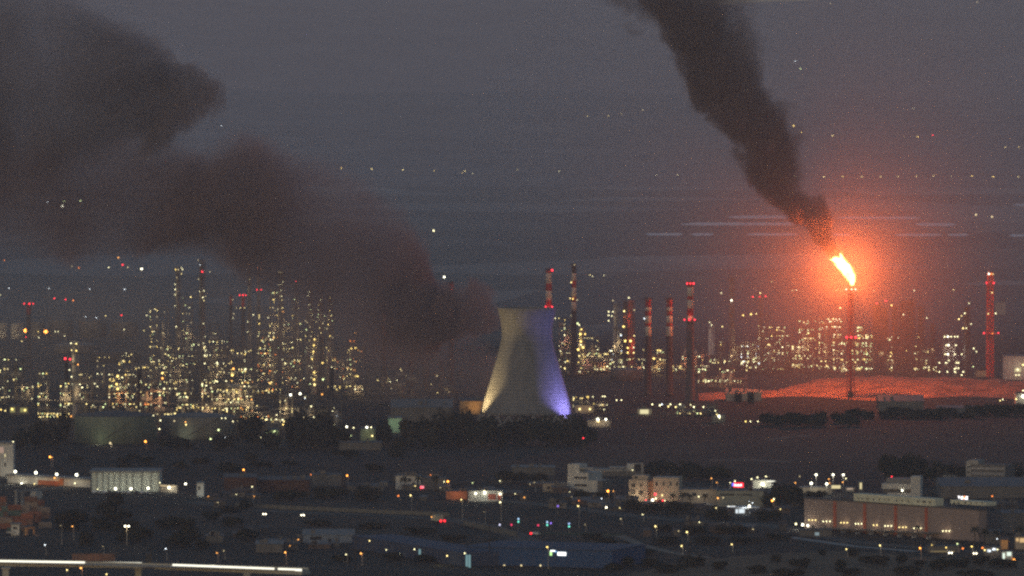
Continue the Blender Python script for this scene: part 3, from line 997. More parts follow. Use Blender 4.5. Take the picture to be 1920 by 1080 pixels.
column_tower(588, 632, 740, 7, 'column with a bright vertical string of yellow lamps beside a dark vessel', 8,
    tuple((588 + dx, y, kd, r) for dx, y, kd, r in ((2, 636, 'yellow', 3.0), (1, 647, 'yellow', 3.4), (0, 659, 'yellow', 3.0), (-2, 673, 'yellow', 2.6), (-3, 689, 'white', 1.6), (1, 698, 'yellow', 3.6), (1, 711, 'yellow', 3.4), (2, 721, 'warm', 4.0))), SHELL, 900, glow_col=(1.0, .78, .3))
column_tower(602, 630, 742, 9, 'dark vessel right of the bright string of yellow lamps', 3, ((605, 680, 'yellow', 3.2), (606, 711, 'green', 3.4), (604, 739, 'amber', 2.6)), STEEL_DARK)
column_tower(658, 634, 742, 8, 'column ringed with amber lamps at the smoke edge, over a lit pipe bridge', 6,
    ((657, 639, 'orange', 2.6), (664, 639, 'orange', 2.2), (659, 653, 'yellow', 3.0), (667, 652, 'yellow', 3.2), (657, 674, 'green', 1.8), (658, 683, 'green', 1.8), (658, 692, 'warm', 2), (657, 701, 'warm', 2), (667, 705, 'yellow', 3.6), (671, 705, 'yellow', 3.0)), SHELL_D, 500)
chimney(622, 690, 790, 7, 9, 'short black chimney standing before the lamp-lit pipe bridge')
chimney(262, 688, 790, 7, 9, 'short dark chimney among the amber-lit units', (), (), ((261, 689, 'dim', 2.0),))
chimney(720, 584, 735, 7, 11, 'chimney with a pale band half lost in the smoke', ((588, 592, RED_P), (592, 611, WHT_P), (611, 628, RED_P)), (), (), DARK_P, (586,))
chimney(846, 528, 735, 8, 12, 'tall chimney whose dark tip pokes out of the smoke beside a white lamp', ((531, 546, RED_P),), (), (), DARK_P, (530,))
for px, top, w, lab in ((770, 660, 9, 'dark vessel in the smoke left of the cooling tower, first of three'), (797, 668, 12, 'dark vessel in the smoke, middle one of three by the cooling tower'), (826, 672, 7, 'dark vessel in the smoke nearest the cooling tower')):
    column_tower(px, top, 735, w, lab, 3, (), STEEL_DARK)

FR = [
 # x0, x1, top, base, depth, lamps, glow, label
 (282, 334, 578, 690, 14, 26, 260, 'tall open steel unit with scattered white lamps left of the slender column', {}),
 (343, 377, 556, 690, 12, 18, 200, 'narrow steel unit with greenish white lamps between the two tallest columns', {'kinds': ('white', 'green', 'green', 'warm', 'dim')}),
 (393, 428, 608, 700, 12, 14, 160, 'dim steel unit left of the bare dark chimney', {}),
 (486, 522, 545, 695, 14, 30, 360, 'steel unit crowded with yellow lamps behind the smoke edge', {'kinds': ('yellow', 'warm', 'green', 'white', 'dim')}),
 (532, 566, 560, 695, 12, 26, 320, 'steel unit with white lamps between lamp-strung columns', {}),
 (573, 625, 585, 700, 12, 24, 320, 'steel unit with many greenish lamps at the foot of the three strung columns', {'kinds': ('yellow', 'green', 'green', 'warm', 'dim')}),
 (628, 682, 622, 720, 12, 16, 260, 'steel unit with amber lamps where the smoke meets the works', {'kinds': ('amber', 'warm', 'orange', 'yellow', 'dim')}),
 (206, 248, 660, 740, 12, 22, 160, 'low steel unit with a close huddle of white lamps on top', {'kinds': ('warm', 'white', 'yellow')}),
 (254, 300, 655, 735, 12, 16, 140, 'steel unit with few white lamps right of the close huddle', {}),
 (300, 362, 650, 742, 14, 38, 420, 'broad steel unit full of warm lamps, middle of the left works', {}),
 (384, 432, 648, 742, 14, 30, 320, 'steel unit of bright white lamps below the dark tall column', {'kinds': ('white', 'white', 'warm', 'dim')}),
 (434, 478, 655, 745, 14, 22, 340, 'steel unit with big amber lamps under the three-beacon chimney', {'kinds': ('amber', 'yellow', 'warm', 'white', 'dim')}),
 (484, 520, 628, 742, 12, 28, 420, 'steel unit with orange-tinged lamps left of the yellow lamp string', {'kinds': ('amber', 'warm', 'yellow', 'orange', 'white')}),
 (530, 566, 640, 740, 12, 18, 260, 'half-dark steel unit with red-orange lamps near the yellow lamp string', {'kinds': ('orange', 'warm', 'amber', 'white')}),
 (72, 132, 698, 792, 14, 40, 700, 'dense steel unit with golden lamps around the pair of red beacons', {'kinds': ('warm', 'white', 'yellow', 'yellow', 'dim', 'green')}),
 (150, 204, 700, 792, 14, 16, 140, 'dark steel unit with scattered greenish lamps right of the pale column', {'kinds': ('green', 'white', 'dim', 'warm')}),
 (205, 256, 700, 792, 14, 30, 800, 'steel unit in an orange glow with three big yellow lamps in a line', {'extra': ((221, 705, 'yellow', 4.2), (219, 720, 'yellow', 3.6), (221, 729, 'yellow', 4.0)), 'glow_col': (1.0, .42, .14)}),
 (264, 330, 712, 795, 14, 34, 700, 'steel unit of white lamps over a red-orange glow beside the short dark chimney', {'glow_col': (1.0, .45, .18), 'extra': ((305, 699, 'yellow', 3.4), (305, 709, 'amber', 3.4), (308, 690, 'dim', 3.0), (273, 757, 'orange', 4.0), (278, 757, 'amber', 3.4))}),
 (332, 396, 715, 798, 14, 42, 800, 'low steel unit in a golden haze of lamps before the broad unit', {'glow_col': (1.0, .6, .28)}),
 (398, 450, 712, 798, 14, 40, 800, 'low steel unit with dense gold lamps left of the amber pair', {'extra': ((438, 691, 'amber', 3.6), (436, 703, 'yellow', 4.0))}),
 (452, 505, 722, 798, 14, 34, 500, 'low steel unit with orange lamps, in front of the orange-tinged unit', {'kinds': ('amber', 'orange', 'warm', 'white', 'dim')}),
 (508, 570, 728, 800, 12, 20, 360, 'low pipe structure with a bright white lamp and two warm decks', {'extra': ((545, 740, 'flood', 3.0), (563, 738, 'flood', 3.0))}),
 (572, 640, 742, 812, 12, 10, 90, 'dim low structure with three pairs of white lamps behind the dark trees', {'kinds': ('white', 'cool', 'white')}),
 (622, 680, 700, 745, 8, 12, 300, 'lit pipe bridge with white and yellow lamps above an orange strip', {'kinds': ('white', 'warm', 'yellow')}),
 (0, 62, 672, 760, 14, 14, 300, 'pale hazy steel unit at the picture edge with sparse white lamps', {'seed': 4}),
]
FR += [
 (140, 205, 668, 730, 12, 9, 90, 'low dim unit with few lamps between the pale column and the close huddle', {}),
 (690, 760, 690, 745, 12, 4, 40, 'dark unit with hardly a lamp at the smoky foot of the pale-banded chimney', {}),
 (762, 850, 700, 748, 12, 3, 30, 'dark wide unit left of the cooling tower behind the pale roofed shed', {}),
 (566, 640, 650, 735, 12, 16, 140, 'dim unit with scattered lamps between the yellow string and the amber-ringed column', {}),
 (420, 486, 690, 770, 12, 26, 300, 'unit of mixed gold and white lamps below the three-beacon chimney', {}),
]
for (x0, x1, tp_, bs, dp, nl, gw, lab, kw) in FR:
    frame_unit(x0, x1, tp_, bs, dp, lab, nl, glow_w=gw, **kw)

def hall(x0, x1, top, base, depth, label, wall, roof, roofh=1.5, lamps=(), windows=(), glow_w=0, glow_col=(1, .8, .5), name='industrial_shed', wcat='shed', litwin=None):
    """shed with pitched roof; windows (px0, px1, py0, py1)"""
    f = G((x0 + x1) / 2, base); k = M(f.y)
    W, H = (x1 - x0) * k, (base - top) * k
    t = thing(name, label, wcat, f)
    MB().boxb(-W / 2, W / 2, 0, depth, 0, H).build('wall', wall, t)
    mb = MB()
    o = .4
    v = [(-W / 2 - o, -o, H + .02), (W / 2 + o, -o, H + .02), (W / 2 + o, depth + o, H + .02), (-W / 2 - o, depth + o, H + .02),
         (-W / 2 - o, depth / 2, H + roofh), (W / 2 + o, depth / 2, H + roofh)]
    mb.add(v, [(0, 1, 5, 4), (2, 3, 4, 5), (0, 4, 3), (1, 2, 5), (0, 3, 2, 1)])
    mb.build('roof', roof, t)
    if W > 7:
        rv = random.Random(int(x0 * 7 + base))
        for q in range(rv.randint(1, 3)):
            vx, vs = rv.uniform(-W * .4, W * .4), rv.uniform(.5, 1.3)
            MB().boxb(vx - vs, vx + vs, depth * .15, depth * .15 + 1.4, H + .1, H + roofh * .5 + rv.uniform(.9, 1.9)).build('roof_unit', STEEL, t)
    for (a, b, c, d) in windows:
        MB().boxb((a - (x0 + x1) / 2) * k, (b - (x0 + x1) / 2) * k, -.06, .2, (base - d) * k, (base - c) * k).build('window', litwin or GLASS, t)
    for (lx, ly, kind, rp) in lamps:
        lamp(t, ((lx - (x0 + x1) / 2) * k, -1.0, (base - ly) * k), kind, rp * k)
    if glow_w: glow(t, (0, -5, H * .6), glow_w, glow_col)
    return t
GLASS = surf('dark_glass', (0.02, 0.022, 0.026), 0.15, 0.1)
ROOF_G = surf('pale_sheet_roof', (0.17, 0.172, 0.172), 0.6, 0.2, 0.3)
ROOF_D = surf('dark_sheet_roof', (0.10, 0.10, 0.105), 0.7, 0.25, 0.3)
WALL_W = surf('white_render', (0.46, 0.45, 0.42), 0.85, 0.2, 0.4, streak=True)
WALL_B = surf('beige_render', (0.34, 0.29, 0.235), 0.85, 0.2, 0.4, streak=True)
WALL_G = surf('green_grey_sheet', (0.15, 0.18, 0.145), 0.7, 0.2, 0.3, streak=True)
WALL_D = surf('dark_render', (0.12, 0.115, 0.11), 0.85, 0.25, 0.4, streak=True)
LITWIN = lamp_mat('lit_window', (1.0, 0.85, 0.45), 0.9)

hall(18, 54, 762, 778, 14, 'low shed with two glowing yellow openings at the left works', WALL_D, ROOF_D, 1.2, ((2, 768, 'yellow', 2.6), (10, 770, 'warm', 2.2), (23, 767, 'yellow', 3.6), (47, 769, 'yellow', 3.4)), ((19, 28, 764, 773), (38, 51, 765, 773)), 0, litwin=lamp_mat('yellow_opening', (.9, .85, .3), .35))
tank(212, 782, 833, 78, 'huge low storage tank with a greenish lit flank and a small white cabin', WALL_G, ROOF_D, ((262, 770, 'dim', 2), (288, 779, 'white', 1.8)), 700, (.95, .95, .6))
tank(368, 784, 824, 72, 'big grey storage tank with a domed roof right of the greenish one', SHELL_D, SHELL_D, ((301, 788, 'white', 2.4), (299, 804, 'white', 2.6), (327, 789, 'dim', 2.4), (348, 791, 'amber', 2), (349, 796, 'warm', 2.6), (437, 790, 'white', 2.0), (416, 784, 'white', 1.8), (423, 784, 'white', 2.0), (410, 806, 'green', 3.2), (422, 819, 'cool', 1.8), (427, 820, 'cool', 1.8), (395, 823, 'green', 3.0)), 900, (.9, 1, .65))
hall(733, 848, 764, 790, 40, 'broad shed with a pale grey pitched roof left of the cooling tower', WALL_D, ROOF_G, 4.5)
hall(728, 753, 784, 811, 14, 'small pale green shed front among the trees left of the cooling tower', surf('pale_green_sheet', (.30, .42, .31), .7), ROOF_G, 1.0, (), (), 260, (.75, 1.0, .6))
hall(862, 918, 752, 776, 20, 'ochre wall hall behind the left foot of the cooling tower', surf('ochre_render', (.36, .23, .11), .85), ROOF_D, 2.0, (), (), 900, (1.0, .62, .25))
hall(503, 522, 806, 822, 12, 'small greenish-yellow lit hut below the left works', WALL_G, ROOF_D, 1.0, ((500, 812, 'green', 3.2), (515, 809, 'green', 3.8), (540, 821, 'white', 1.6), (489, 820, 'white', 1.4)), (), 420, (.85, 1, .35))
hall(500, 534, 795, 803, 10, 'low canopy with one golden lamp under the left works', WALL_D, ROOF_D, .8, ((500, 786, 'white', 2), (518, 786, 'white', 2.2), (519, 778, 'white', 1.8), (530, 787, 'white', 2.4), (531, 796, 'yellow', 2.4), (553, 805, 'white', 2.6), (562, 808, 'white', 2.2), (573, 806, 'cool', 2.4), (558, 779, 'white', 2)))
hall(676, 704, 804, 828, 12, 'lit yellow shed with bright lamps along two decks', WALL_G, ROOF_D, 1.0, ((650, 800, 'flood', 2.8), (663, 802, 'white', 2.2), (688, 801, 'flood', 2.8), (696, 801, 'white', 2.4), (698, 817, 'warm', 2.8), (711, 812, 'cool', 2.4), (651, 818, 'white', 1.8), (658, 817, 'green', 2)), (), 420, (1, .9, .35))
hall(636, 715, 830, 844, 12, 'long low pale wall hall under the dark trees', WALL_D, ROOF_D, .8)

# ---- right works
chimney(1029, 503, 700, 11, 14, 'red and white banded chimney rising behind the cooling tower rim', ((507, 512, RED_P), (512, 531, WHT_P), (531, 545, RED_P), (545, 562, WHT_P), (562, 577, RED_P)), ((1035, 506, 2.9), (1036, 507, 1.6), (1023, 575, 2.8), (1035, 575, 2.9), (1029, 576, 1.8)), (), DARK_P, (508, 578), 140)
chimney(1076, 494, 706, 8, 12, 'tall dark chimney with pale bands and lamps right of the cooling tower', ((498, 512, DARK_P), (512, 526, WHT_P), (526, 539, RED_P), (539, 556, WHT_P), (556, 566, RED_P), (566, 582, WHT_P)), (), ((1077, 496, 'dim', 1.6), (1071, 529, 'warm', 2.2), (1069, 559, 'warm', 2), (1074, 560, 'yellow', 2.4), (1082, 562, 'dim', 2), (1071, 591, 'dim', 1.6)), DARK_P, (498, 560))
column_tower(1090, 612, 700, 11, 'short column blazing with yellow lamps at the foot of the banded chimney', 6, ((1083, 606, 'green', 3), (1086, 609, 'white', 2.2), (1090, 617, 'yellow', 2.6), (1088, 626, 'yellow', 4), (1097, 626, 'yellow', 2.6), (1089, 640, 'yellow', 3.6), (1089, 646, 'white', 2.4), (1084, 655, 'yellow', 4), (1093, 651, 'yellow', 4), (1086, 667, 'warm', 2.4), (1090, 674, 'warm', 2.4)), SHELL, 1300, glow_col=(1, .75, .2))
column_tower(1155, 566, 690, 11, 'plain pale grey column left of the red-lit tower', 3, ((1149, 563, 'dim', 2), (1141, 584, 'white', 2.2), (1149, 584, 'white', 2), (1141, 591, 'white', 2.2), (1147, 592, 'white', 1.8), (1141, 601, 'white', 2)), SHELL, 160)
column_tower(1172, 564, 692, 9, 'dark column added as the shaded left side of the red-lit tower', 5, ((1170, 583, 'warm', 3), (1169, 612, 'yellow', 3.8), (1172, 639, 'yellow', 4)), STEEL_DARK)  # separate dark column puts the tower's shaded left side into colour
column_tower(1182, 562, 692, 12, 'red-lit tower with golden lamps on its lower decks', 7, ((1179, 558, 'white', 2.2), (1189, 581, 'dim', 2.2), (1189, 629, 'warm', 2), (1182, 639, 'yellow', 4.2), (1177, 652, 'yellow', 3.2), (1177, 661, 'yellow', 3.2), (1188, 651, 'white', 2), (1188, 661, 'warm', 2.4), (1187, 672, 'warm', 2.2)), surf('red_light_tint', (.36, .09, .06), .6), 900, glow_col=(1, .25, .1))  # red light on the tower's right side put into the vessel colour
for px, lab in ((1215, 'dark chimney with two faint pale bands, left one of a pair'), (1255, 'dark chimney with two faint pale bands, right one of a pair')):
    chimney(px, 558, 742, 11, 15, lab, ((561, 576, RED_P), (576, 583, WHT_P), (583, 592, RED_P), (592, 605, WHT_P), (605, 612, RED_P), (612, 630, WHT_P)), (), (), DARK_P, (561,))
chimney(1294, 527, 755, 10, 18, 'red and white banded chimney with beacon rings at top and waist', ((530, 538, RED_P), (538, 555, WHT_P), (555, 562, RED_P), (562, 578, WHT_P), (578, 592, RED_P), (592, 598, WHT_P)), ((1288, 531, 2.6), (1300, 531, 2.8), (1294, 531, 2), (1283, 599, 2.4), (1292, 599, 2.8), (1302, 599, 2.4)), (), surf('stack_brown', (.13, .09, .08), .8), (533, 601), 420)
column_tower(1333, 608, 668, 10, 'plain white column right of the beacon-ringed chimney', 1, ((1330, 604, 'white', 1.8), (1334, 609, 'white', 1.8)), surf('white_vessel', (.6, .55, .52), .6), 60)
column_tower(1371, 516, 690, 9, 'tall faint column with one white lamp at mid height', 7, ((1371, 563, 'flood', 2.4), (1352, 549, 'white', 1.8), (1354, 612, 'warm', 2.4)), SHELL_D)
column_tower(1425, 552, 690, 6, 'slim mast-like column with a row of red beacons', 4, ((1411, 556, 'red', 2.4), (1424, 556, 'red', 1.8), (1435, 555, 'red', 2.4), (1425, 549, 'warm', 2.4)), SHELL_D)
tank(1108, 680, 700, 40, 'low dark tank right of the cooling tower', STEEL_DARK, STEEL_DARK)
tank(1175, 694, 714, 30, 'low grey tank with a faintly lit roof beside the paired chimneys', SHELL_D, ROOF_G)
tank(1460, 668, 698, 26, 'dusky red storage tank left of the dense lamp-lit unit', SHELL_D, SHELL_D)
RFR = [
 (1060, 1110, 660, 705, 10, 14, 200, 'low unit at the right shoulder of the cooling tower with reddish light', {'glow_col': (1, .4, .25)}),
 (1330, 1392, 640, 690, 12, 16, 160, 'dim unit around the plain white column', {}),
 (1400, 1470, 640, 700, 12, 22, 200, 'unit with scattered lamps in the red haze left of the flare', {'size': (.8, 1.4)}),
 (1048, 1070, 598, 700, 10, 9, 260, 'narrow unit with warm red glow against the cooling tower', {'glow_col': (1, .4, .25)}),
 (1096, 1140, 632, 692, 12, 34, 340, 'low unit of crowded white lamps right of the blazing column', {}),
 (1140, 1168, 622, 690, 12, 22, 300, 'unit of greenish white lamps under the plain grey column', {'kinds': ('white', 'green', 'cool', 'warm')}),
 (1100, 1212, 672, 700, 10, 26, 600, 'long pipe rack with white lamps and an orange-lit flank', {'glow_col': (1, .4, .18)}),
 (1206, 1250, 655, 702, 10, 14, 500, 'short rack with a bright yellow lamp between the paired chimneys', {'extra': ((1226, 672, 'yellow', 3.6), (1238, 674, 'warm', 2.4), (1208, 597, 'cool', 2.0)), 'glow_col': (1, .6, .2)}),
 (1262, 1330, 648, 704, 12, 24, 600, 'rust-glowing rack at the foot of the beacon-ringed chimney', {'glow_col': (1, .3, .12)}),
 (1310, 1400, 690, 730, 10, 22, 160, 'low rack of small white and greenish lamps before the white column', {'kinds': ('white', 'green', 'warm', 'dim')}),
 (1390, 1440, 590, 690, 14, 30, 360, 'open steel unit with a blaze of white lamps on its middle decks', {'kinds': ('white', 'white', 'cool', 'warm'), 'extra': ((1393, 591, 'yellow', 2.8), (1408, 589, 'yellow', 3.4), (1418, 588, 'warm', 2))}),
 (1440, 1486, 612, 692, 14, 26, 300, 'unit with a lit upper deck left of the flare stack', {}),
 (1486, 1536, 600, 698, 14, 64, 420, 'dense unit packed with pinpoint lamps left of the flare stack', {'size': (.8, 1.4)}),
 (1536, 1578, 596, 700, 14, 60, 420, 'dense unit with a lamp row along its top deck next to the flare stack', {'size': (.8, 1.4), 'extra': ((1553, 598, 'warm', 2), (1561, 598, 'warm', 2.2), (1567, 598, 'white', 1.8), (1574, 598, 'white', 2), (1575, 577, 'warm', 3))}),
 (1578, 1612, 640, 705, 14, 34, 200, 'unit crossing behind the foot of the flare stack', {'size': (.8, 1.4)}),
 (1608, 1640, 612, 702, 14, 46, 260, 'peaked unit of greenish lamps right of the flare stack', {'kinds': ('green', 'white', 'yellow', 'green'), 'size': (.9, 1.5)}),
 (1640, 1692, 630, 702, 14, 34, 160, 'lower decks below the dark reactor columns', {}),
 (1692, 1760, 625, 702, 14, 40, 160, 'wide dim unit with spaced white lamps right of the reactor columns', {}),
]
for (x0, x1, tp_, bs, dp, nl, gw, lab, kw) in RFR:
    frame_unit(x0, x1, tp_, bs, dp, lab, nl, glow_w=gw, **kw)
for px, top, w, lab, lp in (
    (1643, 566, 13, 'broad dark reactor column with two red beacons, first right of the flare', ((1643, 568, 'red', 2.6), (1660, 564, 'red', 2.8))),
    (1658, 576, 10, 'dark reactor column under the second red beacon', ()),
    (1677, 572, 8, 'dark reactor column with a yellow lamp on its crown', ((1671, 572, 'yellow', 3), (1693, 589, 'white', 2))),
    (1692, 562, 9, 'thick reactor column left of the tallest dim pair', ()),
    (1707, 560, 11, 'tallest dim reactor column right of the flare', ((1737, 596, 'white', 1.8),)),
    (1726, 574, 8, 'slim dim reactor column, last on the right of its row', ()),
    (1748, 606, 6, 'short dim column before the lit floors', ())):
    column_tower(px, top, 702, w * 1.35, lab, 6, lp, STEEL_DARK)
# the lit floors at the right
frame_unit(1769, 1797, 626, 706, 14, 'square steel unit with four brightly lit white floors', 4, bays=3, floors=5, glow_w=700, kinds=('white',),
    extra=tuple((x, y, kd, r) for y, xs in ((631, (1771, 1777, 1783, 1790, 1795)), (647, (1774, 1778, 1792)), (664, (1772, 1777, 1790, 1803)), (680, (1761, 1773, 1793, 1797)), (690, (1792, 1797)), (697, (1761, 1776, 1790, 1806)), (703, (1803, 1808))) for x, kd, r in [(q, ('flood' if q in (1777, 1778) else 'white'), 2.5) for q in xs]), glow_col=(1, .9, .7))
column_tower(1812, 574, 706, 11, 'dark lattice-clad column with stair lamps beside the lit floors', 6, ((1816, 568, 'white', 1.8), (1808, 587, 'white', 2.4), (1802, 592, 'warm', 2), (1797, 598, 'warm', 3), (1820, 607, 'white', 2), (1805, 615, 'warm', 3), (1811, 615, 'white', 2), (1825, 653, 'white', 2.4), (1830, 659, 'white', 2), (1824, 687, 'green', 2)), STEEL_DARK, 300)

def lattice_tower():
    f = G(1856, 708); k = M(f.y); H = (708 - 512) * k
    t = thing('lattice_tower', 'tall red lattice tower with beacons and a pink lamp on top at the right', 'lattice tower', f)
    rp = surf('tower_red_paint', (.50, .07, .045), .6)
    w0, w1 = 5.2 * k * 1.15, 5.2 * k
    fr = MB(); nb = 20
    for i in range(4):
        sx, sy = ((-1, -1), (1, -1), (1, 1), (-1, 1))[i]
        fr.tube((sx * w0, sy * w0, 0), (sx * w1, sy * w1, H), .42, n=5)
    for b in range(nb):
        z0, z1 = H * b / nb, H * (b + 1) / nb
        a0, a1 = lerp(w0, w1, b / nb), lerp(w0, w1, (b + 1) / nb)
        c0 = [(-a0, -a0, z0), (a0, -a0, z0), (a0, a0, z0), (-a0, a0, z0)]
        c1 = [(-a1, -a1, z1), (a1, -a1, z1), (a1, a1, z1), (-a1, a1, z1)]
        for i in range(4):
            j = (i + 1) % 4
            fr.tube(c0[i], c1[j], .22, n=4, caps=False); fr.tube(c0[j], c1[i], .22, n=4, caps=False); fr.tube(c1[i], c1[j], .22, n=4, caps=False)
    fr.build('lattice_frame', rp, t)
    MB().tube((-.9, 0, 0), (-.9, 0, H + 2), .55, n=8).tube((1.0, 0, 0), (1.0, 0, H + 1), .45, n=8).build('riser', rp, t)
    for y, w in ((530, 4.0), (552, 3.2), (588, 3.2), (626, 5.2)):
        z = (708 - y) * k
        MB().box((0, 0, z), (2 * w, 2 * w, .3)).box((0, -w, z + 1), (2 * w, .12, .12)).box((-w, 0, z + 1), (.12, 2 * w, .12)).box((w, 0, z + 1), (.12, 2 * w, .12)).build('platform', rp, t)
    for x, y, kd, r in ((1853, 513, 'flood', 2.4), (1857, 513, 'orange', 3.0), (1861, 514, 'warm', 1.8), (1849, 530, 'red', 2.8), (1862, 530, 'red', 3), (1859, 548, 'warm', 2.2), (1852, 588, 'warm', 2), (1866, 587, 'white', 2.4), (1844, 624, 'red', 2.6), (1860, 625, 'orange', 2.6), (1871, 624, 'red', 2.4)):
        lamp(t, ((x - 1856) * k, -w0 - 1.2, (708 - y) * k), kd, r * k, 'beacon' if kd == 'red' else 'lamp')
    for y in (526, 560, 590, 621, 650, 690): glow(t, (0, -w0 - 5, (708 - y) * k), 420, (1, .16, .06))
lattice_tower()

hall(1868, 1885, 566, 590, 14, 'far pale block right of the red lattice tower', CONC, ROOF_G, .5, ((1884, 596, 'dim', 2), (1893, 597, 'white', 2), (1903, 598, 'dim', 2)), ((1884, 1903, 594, 598),), 0, litwin=lamp_mat('far_window', (.8, .9, 1), .2))
hall(1884, 1935, 668, 712, 20, 'pale lit works building at the right edge behind the red mound', WALL_W, ROOF_G, .8, ((1908, 693, 'white', 2.6), (1905, 703, 'white', 2), (1910, 703, 'white', 2), (1918, 684, 'warm', 3)), ((1903, 1914, 690, 697),), 420, (1, .85, .6), litwin=LITWIN)
hall(1830, 1858, 695, 706, 10, 'small warm lit shed left of the lattice tower foot', WALL_B, ROOF_D, .6, (), (), 160, (1, .6, .3))
hall(1905, 1940, 738, 758, 14, 'bright lit gatehouse at the right edge below the red mound', WALL_W, ROOF_G, .6, ((1918, 743, 'flood', 3.6), (1905, 748, 'warm', 2.6), (1918, 732, 'white', 2.4), (1875, 751, 'warm', 2), (1880, 749, 'white', 2)), (), 300)
hall(1362, 1404, 738, 752, 22, 'long low shed with a roof lit red by the flare', WALL_B, WALL_B, 3.0)
hall(1404, 1428, 735, 752, 14, 'small gabled shed glowing red, right of the long low one', WALL_B, WALL_B, 1.5)
hall(1648, 1732, 752, 772, 30, 'grey shed with a pale curved-looking roof in front of the red mound', WALL_D, ROOF_G, 3.4)
hall(1758, 1828, 765, 778, 18, 'low pale sheds strip in front of the red mound, right of the grey shed', WALL_D, ROOF_G, 1.4)
# works yard to the right of the tower foot
YD = [
 (1075, 1140, 742, 772, 10, 18, 260, 'low lit yard structure at the right foot of the cooling tower', {'kinds': ('yellow', 'white', 'warm', 'dim')}),
 (1270, 1345, 757, 778, 8, 6, 60, 'low dark rack behind the lit parking strip', {}),
]
for (x0, x1, tp_, bs, dp, nl, gw, lab, kw) in YD: frame_unit(x0, x1, tp_, bs, dp, lab, nl, glow_w=gw, **kw)
hall(1078, 1114, 760, 774, 10, 'low wall building with three warm lit bays by the cooling tower', WALL_B, ROOF_D, .6, ((1087, 767, 'warm', 3.2), (1106, 767, 'warm', 3.2)), (), 420, (1, .65, .35))
hall(1102, 1145, 788, 800, 10, 'lit low depot with two white floodlights right of the dark trees', WALL_B, ROOF_D, .6, ((1121, 786, 'flood', 3.4), (1136, 786, 'flood', 2.8), (1122, 790, 'warm', 3), (1124, 802, 'dim', 2), (1142, 802, 'warm', 2.4), (1183, 802, 'yellow', 2.6), (1199, 802, 'warm', 2.6)), (), 420, (1, .75, .45))
hall(1195, 1222, 767, 777, 10, 'yellow lit open shed in the yard right of the cooling tower', WALL_B, ROOF_D, .6, ((1156, 750, 'white', 2), (1165, 750, 'white', 2), (1130, 743, 'white', 2), (1134, 743, 'white', 2)), ((1200, 1216, 768, 776),), 500, (1, .9, .5), litwin=lamp_mat('yellow_bay', (1, .9, .5), 1.0))
yt = thing('yard_lamp_row', 'row of white yard lamps on a low gantry right of the cooling tower', 'lamp gantry', G(1275, 774))
ky = M(G(1275, 774).y)
MB().boxb(-48 * ky, 48 * ky, -.3, .3, 5.2, 5.6).build('beam', STEEL, yt)
for q in range(-3, 4): MB().boxb(q * 15 * ky - .15, q * 15 * ky + .15, -.2, .2, 0, 5.2).build('post', STEEL, yt)
for x, y, kd, r in ((1223, 758, 'white', 2.6), (1237, 760, 'white', 2.8), (1241, 758, 'cool', 2.2), (1253, 762, 'warm', 2.8), (1257, 758, 'white', 2.4), (1267, 763, 'warm', 2.8), (1275, 758, 'white', 2.8), (1284, 763, 'warm', 3), (1295, 759, 'white', 1.8), (1301, 763, 'white', 2.8), (1319, 763, 'white', 2.6), (1325, 761, 'cool', 1.6)):
    lamp(yt, ((x - 1275) * ky, -.8, (774 - y) * ky), kd, r * ky)
glow(yt, (-20 * ky, -4, 5), 400, (1, .9, .7))
hall(1335, 1360, 778, 792, 8, 'small hut with a cluster of bright lamps on the slope edge', WALL_D, ROOF_D, .6, ((1341, 770, 'white', 2), (1348, 780, 'flood', 2.8), (1344, 777, 'warm', 2), (1349, 783, 'white', 2.6), (1398, 790, 'yellow', 2.6), (1407, 790, 'white', 2), (1421, 790, 'white', 2)), (), 120)

# =================================================================== FLARE MOUND, FIELDS, ROADS
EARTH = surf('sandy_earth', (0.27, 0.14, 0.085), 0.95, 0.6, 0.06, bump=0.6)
def mound():
    """low earth embankment beside the flare"""
    crest = [(1310, 740, 0), (1350, 736, .8), (1410, 736, 1.0), (1450, 733, 1.5), (1490, 722, 4), (1525, 712, 6.5), (1570, 707, 8), (1650, 704, 8.5), (1750, 708, 8), (1840, 711, 7), (1900, 713, 6.5), (1990, 716, 6), (2060, 730, 0)]
    rows = 9
    mb = MB()
    xs = []
    for i in range(len(crest) - 1):
        for q in range(5):
            u = q / 5
            xs.append(tuple(lerp(crest[i][j], crest[i + 1][j], u) for j in range(3)))
    xs.append(crest[-1])
    for (px, py, h) in xs:
        c = G(px, py, h)
        fy = G(px, 747 + 4 * math.sin(px * 0.02)).y
        for r in range(rows + 3):
            u = r / rows
            y = lerp(fy, c.y, u)
            s = sstep(0, 1, min(u, 1)) if u <= 1 else max(0, 1 - (u - 1) * 3.6)
            terr = 1.1 * mnoise.noise(Vector((c.x / 14.0, y / 26.0, 3))) + 0.6 * mnoise.noise(Vector((c.x / 3.5, y / 6.0, 9)))
            z = h * (0.72 * s + 0.28 * (math.floor(s * 2.999) / 2)) + terr * (1.5 if 0 < r < rows + 2 else 0)
            mb.v.append((c.x * y / c.y, y, max(z, 0.03 if 0 < r < rows + 2 else -0.2)))
    K = rows + 3
    for a in range(len(xs) - 1):
        for r in range(K - 1):
            mb.f.append((a * K + r, (a + 1) * K + r, (a + 1) * K + r + 1, a * K + r + 1))
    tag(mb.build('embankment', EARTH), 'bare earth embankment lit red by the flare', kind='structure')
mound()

def sheet(name, pts, mat, z=0.006, label=None, name2=None):
    mb = MB()
    mb.v = [(*G(x, y).xy, z) for x, y in pts]
    mb.f = [tuple(range(len(pts)))]
    return tag(mb.build(name, mat), label, kind='structure')

